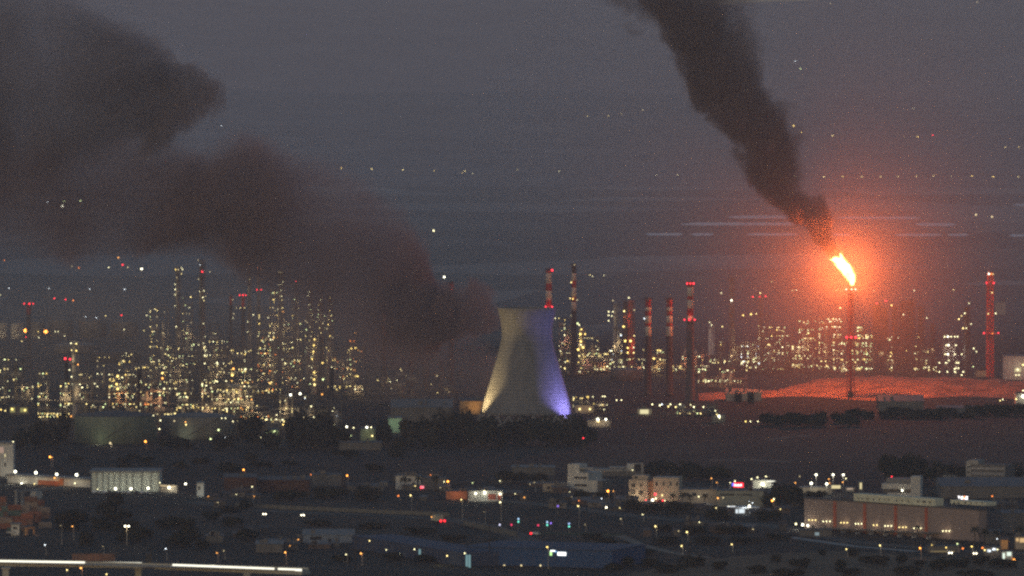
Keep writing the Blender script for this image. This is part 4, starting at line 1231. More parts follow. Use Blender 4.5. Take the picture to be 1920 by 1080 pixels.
def ribbon(name, path, wid, mat, z=0.010, label=None):
    """path of picture points laid on the ground, wid in metres"""
    P = [G(x, y) for x, y in path]
    Q2 = []
    for i in range(len(P) - 1):
        for q in range(4): Q2.append(P[i].lerp(P[i + 1], q / 4))
    Q2.append(P[-1])
    mb = MB()
    for i, p in enumerate(Q2):
        d = (Q2[min(i + 1, len(Q2) - 1)] - Q2[max(i - 1, 0)]).normalized()
        s = Vector((-d.y, d.x, 0)) * wid / 2
        mb.v += [(p.x - s.x, p.y - s.y, z), (p.x + s.x, p.y + s.y, z)]
    for i in range(len(Q2) - 1):
        mb.f.append((2 * i, 2 * i + 2, 2 * i + 3, 2 * i + 1))
    return tag(mb.build(name, mat), label, kind='structure')

SOIL = surf('brown_field_soil', (0.055, 0.040, 0.033), 0.95, 0.3, 0.02)
DRYG = surf('dry_grass_field', (0.12, 0.085, 0.055), 0.95, 0.35, 0.06)
ASPH = surf('road_asphalt', (0.035, 0.034, 0.034), 0.85, 0.2, 0.3)
ASPL = surf('worn_pale_asphalt', (0.075, 0.072, 0.066), 0.85, 0.2, 0.3)
DIRT = surf('pale_dirt_track', (0.19, 0.16, 0.13), 0.95, 0.3, 0.1)
GRASS = surf('verge_grass', (0.04, 0.055, 0.025), 0.95, 0.4, 0.2)
sheet('field', [(1100, 838), (1330, 826), (1560, 806), (1700, 797), (2020, 778), (2020, 868), (1700, 862), (1400, 868), (1180, 862)], SOIL, 0.005, 'brown ploughed field below the works')
sheet('field', [(300, 842), (560, 846), (900, 846), (1080, 842), (1100, 866), (700, 880), (330, 874)], surf('dull_field_soil', (0.034, 0.028, 0.026), .95, .35, .02), 0.005, 'dull dark field in front of the storage tanks')
sheet('field', [(1170, 1078), (1290, 1052), (1440, 1038), (1600, 1033), (1760, 1046), (2000, 1056), (2000, 1110), (1170, 1110)], DRYG, 0.005, 'dry grass slope with dark bushes at the lower right')
ribbon('dirt_track', [(1330, 862), (1400, 862), (1480, 866)], 7, DIRT, label='pale dirt track across the brown field')
ribbon('dirt_track', [(1440, 824), (1475, 820), (1520, 817)], 6, DIRT, label='short pale track below the flare mound')
ribbon('dirt_track', [(1160, 1004), (1180, 1012), (1205, 1022), (1260, 1036), (1330, 1046)], 5, DIRT, label='pale dirt track down the slope by the blue store')
ribbon('road', [(360, 940), (480, 956), (600, 962), (720, 966), (840, 973), (905, 985), (965, 1003), (1010, 1024)], 13, ASPL, label='pale main road curving down past the blue store')
ribbon('road', [(930, 937), (1000, 944), (1100, 955), (1180, 967), (1300, 977), (1440, 984), (1600, 1016), (1760, 1030), (1960, 1040)], 12, ASPL, 0.014, label='road running past the traffic lights towards the long warehouse')
ribbon('road', [(-60, 1046), (240, 1052), (480, 1060), (720, 1066), (960, 1076), (1080, 1090)], 10, ASPH, 0.010, label='dark road along the foot of the viaduct')
ribbon('road', [(1000, 1000), (1100, 1001), (1160, 1004)], 16, GRASS, 0.012, label='grassy verge beside the traffic lights')['kind'] = 'structure'
ribbon('pavement', [(1480, 1007), (1600, 1024), (1720, 1034)], 6, CONC, 0.018, label='pale pavement in front of the long warehouse')

# far fish ponds, the sky's reflection painted in as a pale base colour
WATER = surf('pond_painted_sheen', (0.92, 0.76, 0.72), 0.5, 0.06, 0.01)
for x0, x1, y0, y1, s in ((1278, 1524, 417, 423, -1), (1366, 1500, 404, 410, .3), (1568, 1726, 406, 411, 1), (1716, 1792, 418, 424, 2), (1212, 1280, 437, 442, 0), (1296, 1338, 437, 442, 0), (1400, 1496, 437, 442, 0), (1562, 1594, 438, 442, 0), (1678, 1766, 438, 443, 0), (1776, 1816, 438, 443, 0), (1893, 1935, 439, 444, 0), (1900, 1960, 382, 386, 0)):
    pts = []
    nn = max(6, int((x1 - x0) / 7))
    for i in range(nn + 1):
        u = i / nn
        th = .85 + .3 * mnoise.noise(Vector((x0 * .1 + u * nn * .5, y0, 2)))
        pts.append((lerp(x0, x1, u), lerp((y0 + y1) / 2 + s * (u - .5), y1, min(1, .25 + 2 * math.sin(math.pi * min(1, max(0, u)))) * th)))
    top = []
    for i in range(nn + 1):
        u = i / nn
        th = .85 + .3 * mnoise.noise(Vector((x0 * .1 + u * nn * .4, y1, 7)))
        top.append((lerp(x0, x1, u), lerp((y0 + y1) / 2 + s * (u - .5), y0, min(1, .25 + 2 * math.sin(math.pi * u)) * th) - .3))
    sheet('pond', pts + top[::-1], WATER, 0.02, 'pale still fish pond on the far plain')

# =================================================================== TOWN
def rnd_poly(o): return o
class B:
    """building on a front edge from (x0,y0) to (x1,y1) in the picture"""
    def __init__(s, name, label, cat, x0, y0, x1, y1):
        f, g = G(x0, y0), G(x1, y1)
        s.x0, s.x1, s.y0, s.y1 = x0, x1, y0, y1
        s.W = (g - f).xy.length
        s.k0, s.k1 = M(f.y), M(g.y)
        s.t = thing(name, label, cat, f, math.atan2(g.y - f.y, g.x - f.x))
    def u(s, px): return (px - s.x0) / (s.x1 - s.x0) * s.W
    def v(s, px, py):
        q = (px - s.x0) / (s.x1 - s.x0)
        return (lerp(s.y0, s.y1, q) - py) * lerp(s.k0, s.k1, q)
    def box(s, name, mat, px0, px1, py0, py1, d0, d1, label=None):
        m = (px0 + px1) / 2
        z0, z1 = s.v(m, py1), s.v(m, py0)
        if py1 is None or z0 < 0.02: z0 = 0
        return MB().boxb(s.u(px0), s.u(px1), d0, d1, z0, z1).build(name, mat, s.t, label=label)
    def win(s, px0, px1, py0, py1, mat=None, d=0.0):
        m = (px0 + px1) / 2
        a, b, z0, z1 = s.u(px0), s.u(px1), s.v(m, py1), s.v(m, py0)
        fr = MB()
        fw = 0.14
        fr.boxb(a - fw, b + fw, d - .1, d + .05, z1, z1 + fw).boxb(a - fw, b + fw, d - .16, d + .05, z0 - fw, z0)
        fr.boxb(a - fw, a, d - .1, d + .05, z0, z1).boxb(b, b + fw, d - .1, d + .05, z0, z1)
        w = fr.build('window', FRAME, s.t)
        w['kind'] = 'structure'
        MB().boxb(a, b, d - .03, d + .05, z0, z1).build('pane', mat or GLASS, w)
        return w
    def lamp(s, px, py, kind, r, d=-0.8):
        return lamp(s.t, (s.u(px), d, s.v(px, py)), kind, r * s.k0)
    def glow(s, px, py, d, w, col): glow(s.t, (s.u(px), d, s.v(px, py)), w, col)
FRAME = surf('window_frame', (0.22, 0.22, 0.215), 0.6)

# white block with a lit sign, cut by the left edge
b = B('office_block', 'pale tall block cut by the picture edge with a lit pinkish panel on top', 'building', -20, 893, 25, 893)
b.box('wall', WALL_W, -20, 25, 832, 893, 0, 14); b.box('roof', ROOF_G, -21, 25.6, 829, 832, -.3, 14.3)
b.box('lit_panel', lamp_mat('pink_panel', (1, .68, .52), .42), -20, 7, 838, 849, -.25, -.01)
for y in (851, 868): b.win(8.5, 11, y, y + 6, LITWIN if y == 851 else None)
b.box('pilaster', WALL_W, 1.5, 5, 858, 893, -.6, -.01)
b.lamp(25, 828, 'white', 2.0); b.glow(18, 893 - 4, -9, 900, (1, .95, .75))
b = B('canopy_wall', 'long lit white depot wall with four floodlights and an orange doorway', 'depot', 14, 905, 169, 914)
b.box('wall', WALL_W, 14, 169, 896, 914, 0, 10); b.box('roof', ROOF_G, 13, 170, 893, 896, -1.2, 10.3)
b.box('door', surf('orange_door', (.34, .13, .05), .7), 112, 120, 896, 910, -.3, -.01)
b.box('low_bay', surf('rust_bay', (.30, .10, .05), .8), 72, 111, 901, 911, -.3, -.005)
for x, y, kd, r in ((33, 884, 'flood', 3.6), (72, 886, 'flood', 3.8), (111, 889, 'flood', 3.4), (148, 890, 'flood', 3.8), (45, 907, 'flood', 3.2), (69, 907, 'warm', 2), (145, 906, 'white', 2.4), (107, 896, 'amber', 2.6)): b.lamp(x, y, kd, r, -1.6)
for x, c in ((40, (1, .93, .7)), (75, (1, .93, .7)), (108, (1, .45, .15)), (145, (1, .93, .7))): b.glow(x, 899, -7, 800, c)

def lit_hall():
    b = B('warehouse', 'pale green-white hall with upright pilasters and bright lamps at its foot', 'warehouse', 171, 922, 299, 922)
    b.box('wall', surf('pale_hall_sheet', (.44, .47, .42), .75, .15, .3, streak=True), 171, 299, 886, 922, 0, 26)
    b.box('roof', ROOF_G, 168, 301, 882.5, 885.8, -.8, 26.5)
    for i, x in enumerate((171.6, 182, 193, 203.5, 214, 225, 237, 249, 266, 283, 298.2)):
        b.box('pilaster', surf('hall_pilaster', (.16, .17, .16), .8), x - .7, x + .7, 886, 922, -.5, -.005)
    for x, y, r in ((218, 915, 4.4), (247, 915, 4.4), (279, 914, 4.2), (318, 913, 4.2), (349, 906, 3.6)): b.lamp(x, y, 'flood', r * .8, -6)
    b.lamp(300, 905, 'white', 2, -1); b.lamp(183, 917, 'white', 1.6, -1)
    for x in (190, 218, 247, 279, 318): b.glow(x, 913, -9, 400, (.95, 1.0, .85))
lit_hall()
b = B('office_block', 'narrow pale lit gable end right of the pilastered hall', 'building', 369, 930, 382, 930)
b.box('wall', WALL_W, 369, 382, 906, 930, 0, 10); b.box('roof', ROOF_G, 368, 383, 904.5, 906, -.3, 10.3); b.glow(376, 926, -6, 380, (.9, 1, .9)); b.win(372, 375, 912, 918)
b = B('boundary_wall', 'low wall with a glowing yellow strip right of the pilastered hall', 'wall', 300, 922, 332, 924)
b.box('wall', WALL_B, 300, 332, 909, 924, 0, 1); b.box('light_strip', lamp_mat('warm_strip', (1, .75, .4), .8), 300, 330, 910.5, 912, -.15, -.01)

# the rust-coloured shanty stacks at the lower left
cm = [surf('rust_container', (.23, .095, .06), .8, .4, .4), surf('brown_container', (.17, .10, .075), .8, .3, .4), surf('faded_container', (.26, .20, .16), .8, .3, .4), surf('green_container', (.10, .15, .13), .8, .3, .4)]
cnames = {0: 'rust red', 1: 'brown', 2: 'faded beige', 3: 'dull green'}
spots = [(0, 962, 3, 0), (14, 970, 2, 1), (28, 978, 3, 0), (44, 968, 2, 2), (58, 962, 3, 1), (72, 958, 2, 2), (50, 984, 2, 1), (66, 980, 2, 0), (82, 972, 2, 1), (10, 992, 2, 0), (38, 996, 2, 1), (84, 990, 1, 2), (26, 1000, 1, 3), (-6, 980, 2, 1)]
cmesh = {}
def container_mesh(ci):
    if ci not in cmesh:
        L, Wd, Hh = 6.0, 2.5, 2.6
        body = MB().boxb(-L / 2, L / 2, 0, Wd, 0.1, Hh)
        ribs = MB()
        for i in range(14):
            x = -L / 2 + .3 + i * (L - .6) / 13
            ribs.boxb(x - .09, x + .09, -.06, -.001, .25, Hh - .2)
        ends = MB()
        for x in (-L / 2, L / 2): ends.boxb(x - .07, x + .07, -.09, .1, 0.1, Hh + .03)
        doors = MB().boxb(L / 2 + .07, L / 2 + .13, .1, Wd - .1, .2, Hh - .1)
        cmesh[ci] = (body.mesh('body', cm[ci]), ribs.mesh('ribs', cm[ci]), ends.mesh('corner_post', cm[ci]), doors.mesh('door', cm[ci]))
    return cmesh[ci]
where = ['at the picture edge', 'beside the edge stack', 'behind the white hut', 'under the grey gantry', 'right of the gantry leg', 'at the far right of the yard', 'in the middle of the yard', 'in front of the beige stack', 'at the right rim of the yard', 'in the front row by the edge', 'in the front row beside the white hut', 'alone at the front right', 'alone beside the lit hut', 'half cut by the edge']
lev = ['on the ground', 'second in its stack', 'topmost of its stack of three']
for i, (px, py, n, ci) in enumerate(spots):
    f = G(px, py); rz = rng.uniform(-.35, .35)
    for q in range(n):
        c2 = ci if q % 2 == 0 else (ci + 1 + i) % 4
        t = thing('shipping_container', f'{cnames[c2]} container {where[i]}, {lev[q]}', 'container', (f.x + rng.uniform(-.2, .2), f.y, q * 2.66), rz + rng.uniform(-.03, .03), 'containers stacked in the yard by the viaduct')
        for nm, me in zip(('body', 'ribs', 'corner_post', 'door'), container_mesh(c2)): link(nm, me, t)['kind'] = 'stuff' if nm in ('ribs',) else 'thing'
light('yard_light', 'POINT', G(20, 985) + Vector((0, -6, 6)), 480, (1, .38, .14), .5)
b = B('white_hut', 'small white hut with a dark window in front of the container yard', 'hut', 21, 1003, 36, 1003)
b.box('wall', WALL_W, 21, 36, 984, 1003, 0, 5); b.box('roof', ROOF_G, 19, 40, 981, 984, -.5, 5.4); b.win(25, 32, 988, 992); b.box('step', CONC, 13, 25, 996, 999, -2.5, -.3); b.glow(28, 1000, -6, 130, (1, .95, .8))
b = B('gantry_frame', 'pale grey box-frame gantry over the container yard', 'gantry', 30, 950, 78, 946)
for x in (31, 42): b.box('post', CONC, x, x + 3, 918, 950, 0, 1)
b.box('beam', CONC, 30, 120, 916, 919, 0, 1); b.box('cabin', WALL_W, 66, 78, 921, 935, -.4, 3); b.box('post', CONC, 75, 78, 935, 946, 0, 1)
b = B('lit_shelter', 'small open shelter glowing orange right of the white hut', 'shelter', 49, 1004, 66, 1002)
b.box('post', surf('orange_post', (.45, .25, .12), .8), 49, 53, 992, 1004, 0, .6); b.box('beam', surf('orange_post', (.45, .25, .12), .8), 49, 66, 988, 992, 0, .6); b.box('post', surf('orange_post', (.45, .25, .12), .8), 64, 66, 992, 1002, 0, .6); b.box('back_wall', WALL_D, 53.2, 63.8, 992, 1003, 2.4, 2.7); b.box('roof', ROOF_D, 49, 66, 986, 987.6, -.3, 3); b.glow(57, 998, -3, 90, (1, .5, .2))
b = B('rail_wagon', 'rust-lit slatted fence panel row just above the viaduct', 'fence', 135, 1052, 216, 1054)
for i in range(14): b.box('panel', cm[1], 135 + i * 5.8, 135 + i * 5.8 + 5.3, 1038 + i * .05, 1052, 0, .3)
for i in range(15): b.box('post', STEEL, 134.4 + i * 5.8, 134.9 + i * 5.8, 1036, 1053, -.1, .4)
b.glow(175, 1045, -5, 120, (1, .45, .2)); b.t.name = 'panel_fence'

# grey wall bands and low sheds of the middle ground
b = B('retaining_wall', 'long pale concrete wall along the main road, left of the truck', 'wall', 440, 951, 842, 969)
for i in range(24):
    x = 440 + i * (402 / 24)
    b.box('panel', surf('road_wall_concrete', (.13, .127, .115), .85, .25, .3, streak=True), x, x + 402 / 24 - .35, 944 + i * .74, 951 + i * .75, 0, .5)
b.box('coping', CONC, 440, 842, 943, 944.3, -.15, .65) if False else None
b = B('retaining_wall', 'pale concrete wall right of the truck where the main road bends down', 'wall', 868, 985, 968, 1006)
for i in range(9):
    x = 868 + i * 11.1
    b.box('panel', surf('road_wall_concrete', (.21, .205, .185), .85, .25, .3, streak=True), x, x + 10.8, 977 + i * 2.35, 986 + i * 2.35, 0, .5)
hall(568, 664, 1003, 1018, 22, 'blue-grey shed with a pale flat roof left of the blue store', surf('blue_grey_sheet', (.16, .19, .24), .7), ROOF_G, 2.0, (), ((581, 603, 1006, 1012),))
hall(600, 636, 1018, 1026, 10, 'small grey annex before the blue-grey shed', WALL_D, ROOF_G, 1.0)
hall(386, 418, 1005, 1018, 10, 'dark low shed behind the high street lamp', WALL_D, ROOF_D, 1.0)
hall(480, 530, 1020, 1036, 16, 'low sheds strip with pale striped roof under the main road', WALL_D, ROOF_G, 1.2)
hall(420, 480, 895, 925, 18, 'dark rust-tinted shed right of the narrow lit gable', surf('rust_wall', (.075, .04, .033), .85), ROOF_D, 1.5)
hall(478, 580, 900, 922, 20, 'broad dark rust-tinted shed beyond the main road', surf('rust_wall', (.075, .04, .033), .85), ROOF_D, 1.5)
hall(585, 640, 890, 912, 14, 'dim grey low block by the orange street lamp', WALL_D, ROOF_D, .5)
hall(742, 790, 892, 918, 14, 'dim pale block behind the three dark palms', WALL_W, ROOF_D, .4, (), ((750, 756, 897, 903), (765, 771, 897, 903)))
hall(792, 836, 896, 918, 14, 'dim grey block with a small glowing red sign', WALL_D, ROOF_D, .4, ((790, 914, 'red', 2.8), (833, 903, 'white', 1.8)), ((784, 795, 911, 916),), 0, litwin=lamp_mat('red_sign', (1, .25, .3), 1.4))
hall(836, 876, 921, 936, 14, 'low shed with an orange-lit front left of the white-lit workshop', surf('orange_wall', (.30, .15, .09), .85), ROOF_D, .4, (), (), 650, (1, .4, .18))
hall(878, 942, 920, 940, 16, 'white-lit workshop front with two bright lamps over red doors', WALL_W, ROOF_D, .4, ((892, 925, 'flood', 2.6), (909, 924, 'flood', 3.2), (908, 920, 'white', 2), (938, 926, 'flood', 2.8), (886, 905, 'green', 1.6)), ((915, 930, 926, 937), (933, 940, 928, 938)), 420, (.9, 1, .85), litwin=surf('red_door', (.34, .10, .07), .7))

# white modern building with the mast
b = B('office_building', 'stepped white office building with strip windows and a thin beacon mast', 'building', 1064, 922, 1128, 924)
b.box('wall', WALL_W, 1064, 1103, 886, 922, 0, 16); b.box('tower', WALL_W, 1064, 1086, 870, 885.8, .3, 9); b.box('roof', ROOF_D, 1063.6, 1103.4, 884.6, 885.9, -.25, 16.2) if False else None
b.box('wing', WALL_W, 1103.1, 1120, 901, 923, .2, 13); b.box('wing', WALL_D, 1120.1, 1128, 902, 923, .5, 12)
for y in (894, 908):
    b.win(1077, 1087, y, y + 3.2); b.win(1088.5, 1100, y + .3, y + 3.6)
b.box('canopy', CONC, 1086.2, 1111, 877, 879.4, .5, 7)
m2 = MB().tube((b.u(1085), 5, b.v(1085, 870)), (b.u(1085.5), 5, b.v(1085, 822)), .22, .1, n=6).build('mast', STEEL, b.t)
lamp(b.t, (b.u(1086), 4.6, b.v(1086, 822)), 'red', 2.0 * b.k0, 'beacon')
for x, y, kd, r in ((1027, 911, 'flood', 2.6), (1046, 911, 'flood', 3.2), (1060, 911, 'flood', 3.0), (1038, 916, 'amber', 2)): b.lamp(x, y, kd, r, -2)
hall(1018, 1062, 906, 922, 12, 'low dim block left of the white office with three bright lamps', WALL_B, ROOF_D, .4, (), ((1026, 1032, 912, 917),), 300, (1, .95, .8))
hall(960, 1040, 876, 892, 14, 'long dim pale roof behind the workshop', WALL_D, ROOF_G, .8)
b = B('hall_building', 'low long flat-roofed building behind the white office with a tall open frame', 'building', 1104, 893, 1208, 893)
b.box('wall', WALL_D, 1104, 1208, 884, 893, 0, 14); b.box('roof', CONC, 1103, 1190, 880, 883.6, -.4, 14.4); b.box('stair_head', WALL_W, 1176, 1189, 870, 879.8, 1, 6); b.box('wing', CONC, 1143, 1176, 876, 878.5, 2, 10)
b.box('frame_post', CONC, 1203, 1206, 870, 892, -.8, -.1); b.box('frame_beam', CONC, 1189.3, 1206, 868, 870, -.8, 2); b.box('dark_opening', GLASS, 1190, 1202, 871, 883.4, .4, .6) ; b.lamp(1186, 881, 'white', 1.6)
# beige building
b = B('apartment_building', 'beige building with a taller left block and a floodlit yard of red and white lights', 'building', 1179, 940, 1272, 941)
b.box('wall', WALL_B, 1179, 1214, 900, 940, 0, 12); b.box('upper_storey', WALL_B, 1185, 1213, 891.5, 899.8, 1, 11); b.box('wall', surf('orange_side', (.33, .20, .12), .85), 1214.1, 1224, 902, 940, 3, 12); b.box('wing', WALL_B, 1224.1, 1272, 897, 940, 1.5, 14)
b.box('parapet', CONC, 1224.1, 1272.4, 895.4, 896.9, 1.2, 14.2)
for x, y, w, h in ((1184, 907, 7, 6), (1200, 908, 4, 4), (1184, 921, 6, 6), (1199, 920, 6, 7), (1190, 893.5, 5, 4)): b.win(x, x + w, y, y + h, d=1.0 if y < 899 else 0)
for x in (1229, 1242, 1255, 1267): b.win(x, x + 3, 904, 911, d=1.5)
b.box('awning', WALL_D, 1179, 1190, 922, 923.5, -1.5, -.2)
for x, y, kd, r in ((1187, 938, 'flood', 4.6), (1230, 926, 'red', 3.6), (1213, 938, 'red', 2.8), (1219, 938, 'white', 2), (1225, 937, 'flood', 3.4), (1231, 934, 'white', 3), (1243, 928, 'warm', 2.6), (1244, 938, 'red', 2.6), (1248, 938, 'white', 1.8)): b.lamp(x, y, kd, r, -2.5)
b.glow(1190, 934, -5, 1100, (1, .75, .45)); b.glow(1228, 930, -6, 800, (1, .5, .3)); b.glow(1255, 930, -5, 420, (1, .8, .5))
hall(1276, 1345, 918, 946, 16, 'dim beige low block behind the palms right of the beige building', WALL_B, ROOF_D, .4, ((1310, 931, 'white', 2),), ((1284, 1292, 924, 930), (1298, 1306, 924, 930)), 240, (1, .9, .7))
hall(1345, 1432, 920, 950, 18, 'long grey-green block with strip windows under the red and blue sign', surf('grey_green_render', (.22, .235, .21), .85), ROOF_D, .4, ((1346, 934, 'amber', 2.4), (1356, 933, 'dim', 2)), ((1350, 1378, 926, 929), (1382, 1410, 926, 929)), 60)
b = B('lit_kiosk', 'white-lit filling station canopy with a bright lamp and bays', 'filling station', 1380, 964, 1422, 963)
b.box('canopy', surf('white_canopy', (.7, .7, .7), .5), 1379, 1420, 950, 952.5, -3, 6)
for x in (1384, 1396, 1408, 1418): b.box('post', CONC, x, x + 1.2, 952.5, 964, -.2, .2)
b.box('lit_bay', lamp_mat('white_bay', (.85, .95, 1), 1.1), 1382, 1399, 955, 962.5, 1.5, 1.8); b.box('lit_bay', lamp_mat('white_bay', (.85, .95, 1), 1.1), 1408, 1411.5, 956, 963, 1.5, 1.8)
b.box('back_wall', WALL_D, 1380, 1421, 953, 963.8, 2, 5.5)
b.lamp(1400, 948, 'flood', 3.2, -3.4); b.lamp(1406, 942, 'cool', 1.6, -3.4); b.glow(1392, 956, -4, 380, (.85, .95, 1))
for x, y, kd, r in ((1342, 953, 'white', 2.2), (1365, 949, 'white', 1.8), (1375, 949, 'white', 1.6)): b.lamp(x, y, kd, r, -1)
b.box('light_bar', lamp_mat('white_bar', (.9, .95, 1), 1.3), 1362, 1377, 948.6, 950, -1.2, -.9)

def lettering(parent, glyph_rects, mat, name='sign_face', d=-.05):
    mb = MB()
    for x0, x1, z0, z1 in glyph_rects: mb.boxb(x0, x1, d - .12, d, z0, z1)
    return mb.build(name, mat, parent)
# red and blue sign on the block
b = B('roof_sign', 'glowing rooftop sign, white and red with a blue left end', 'sign', 1368, 918, 1396, 918)
b.box('post', STEEL, 1375, 1376, 911, 918, 0, .3); b.box('post', STEEL, 1390, 1391, 911, 918, 0, .3)
b.box('sign_box', STEEL_DARK, 1372, 1394, 904.5, 914.5, .1, .6); b.box('red_face', lamp_mat('sign_red', (1, .03, .05), 2.2), 1375, 1394, 905, 914, -.1, .09); b.box('blue_face', lamp_mat('sign_blue', (.12, .16, 1), 2.2), 1372.4, 1376, 906, 911, -.2, -.101) 
k = b.k0
for i, (w, h) in enumerate(((1.4, 4), (1.1, 3.2), (1.6, 3.6), (1.2, 3.0), (1.2, 4.0))):
    b.box('sign_letter', lamp_mat('sign_white', (1, .95, .95), 3.0), 1377.2 + i * 2.9, 1377.2 + i * 2.9 + w + .5, 911.5 - h, 911.5, -.3, -.12)
b.lamp(1378, 902, 'white', 2.4, -.5); b.lamp(1369, 905, 'white', 1.6, -.5); b.box('white_box', WALL_W, 1368, 1371, 910, 917.5, -.2, .4)
# floodlit yard to the right
hall(1412, 1446, 900, 922, 14, 'bright yellow-white lit building left of the trees and floodlights', WALL_W, ROOF_G, .4, ((1409, 898, 'white', 2.4), (1420, 895, 'white', 2.4), (1436, 893, 'white', 2.2), (1430, 908, 'flood', 4.2), (1428, 920, 'white', 2.2)), ((1436, 1454, 901, 904), (1443, 1449, 908, 910), (1424, 1432, 919, 922)), 1100, (1, 1, .75), litwin=lamp_mat('bright_window', (1, .97, .8), 1.2))
hall(1500, 1560, 914, 926, 12, 'low pale buildings lit by the sports floodlights', WALL_B, ROOF_G, .4, ((1499, 893, 'dim', 1.8), (1554, 898, 'amber', 2), (1580, 904, 'amber', 2), (1586, 897, 'white', 2), (1491, 905, 'amber', 2)), ((1559, 1576, 910, 916),), 500, (1, .95, .7), litwin=LITWIN)
hall(1586, 1602, 914, 922, 8, 'small shed with a pinkish lit front', WALL_B, ROOF_D, .4, (), ((1588, 1599, 915, 918),), 0, litwin=lamp_mat('pink_front', (1, .75, .55), .5))
hall(1610, 1618, 903, 922, 8, 'narrow block with one tall lit window', WALL_D, ROOF_D, .4, (), ((1612, 1616, 905, 917),), 0, litwin=LITWIN)
b = B('office_building', 'white terraced building with banded floors and a square stair tower', 'building', 1653, 936, 1726, 937)
b.box('wall', WALL_W, 1653, 1708, 907, 917, 0, 14); b.box('roof', ROOF_G, 1660, 1707.8, 898, 906.8, 2, 13); b.box('gallery', WALL_D, 1655, 1708, 917.2, 924, .8, 14); b.box('wall', WALL_W, 1664, 1708, 924.2, 936, .2, 14); b.box('stair_tower', WALL_W, 1708.2, 1726, 893, 937, -.6, 7)
b.win(1668, 1705, 918.5, 922.5, d=.8); b.lamp(1692, 919.5, 'flood', 2.4, -.4); b.lamp(1670, 894, 'red', 1.8, 3)
b = B('office_building', 'dim four-storey block with dark window bands near the right edge', 'building', 1812, 910, 1885, 912)
b.box('wall', WALL_D, 1821, 1885, 871, 912, 0, 14); b.box('stair_tower', CONC, 1812, 1820.8, 864, 910, -.6, 8); b.box('upper_storey', CONC, 1816, 1834, 862.5, 870.5, -.2, 9)
for y in (876, 886, 896, 905): b.box('floor_band', surf('pale_band', (.25, .245, .25), .85), 1821.2, 1884.6, y, y + 4.5, -.25, -.01)
for y in (874, 883, 893): b.win(1814, 1819, y, y + 4, LITWIN if False else None, -.6)
b.lamp(1888, 904.5, 'white', 2.2, -2)
hall(1760, 1806, 898, 912, 14, 'small pale shed with a white lamp left of the four-storey block', WALL_D, ROOF_G, .5, ((1771, 896, 'flood', 2.4),), ())
hall(1764, 1960, 912, 934, 40, 'wide dark low-pitched hall roof behind the long warehouse', WALL_D, surf('long_roof', (.13, .13, .14), .7), 3.5)

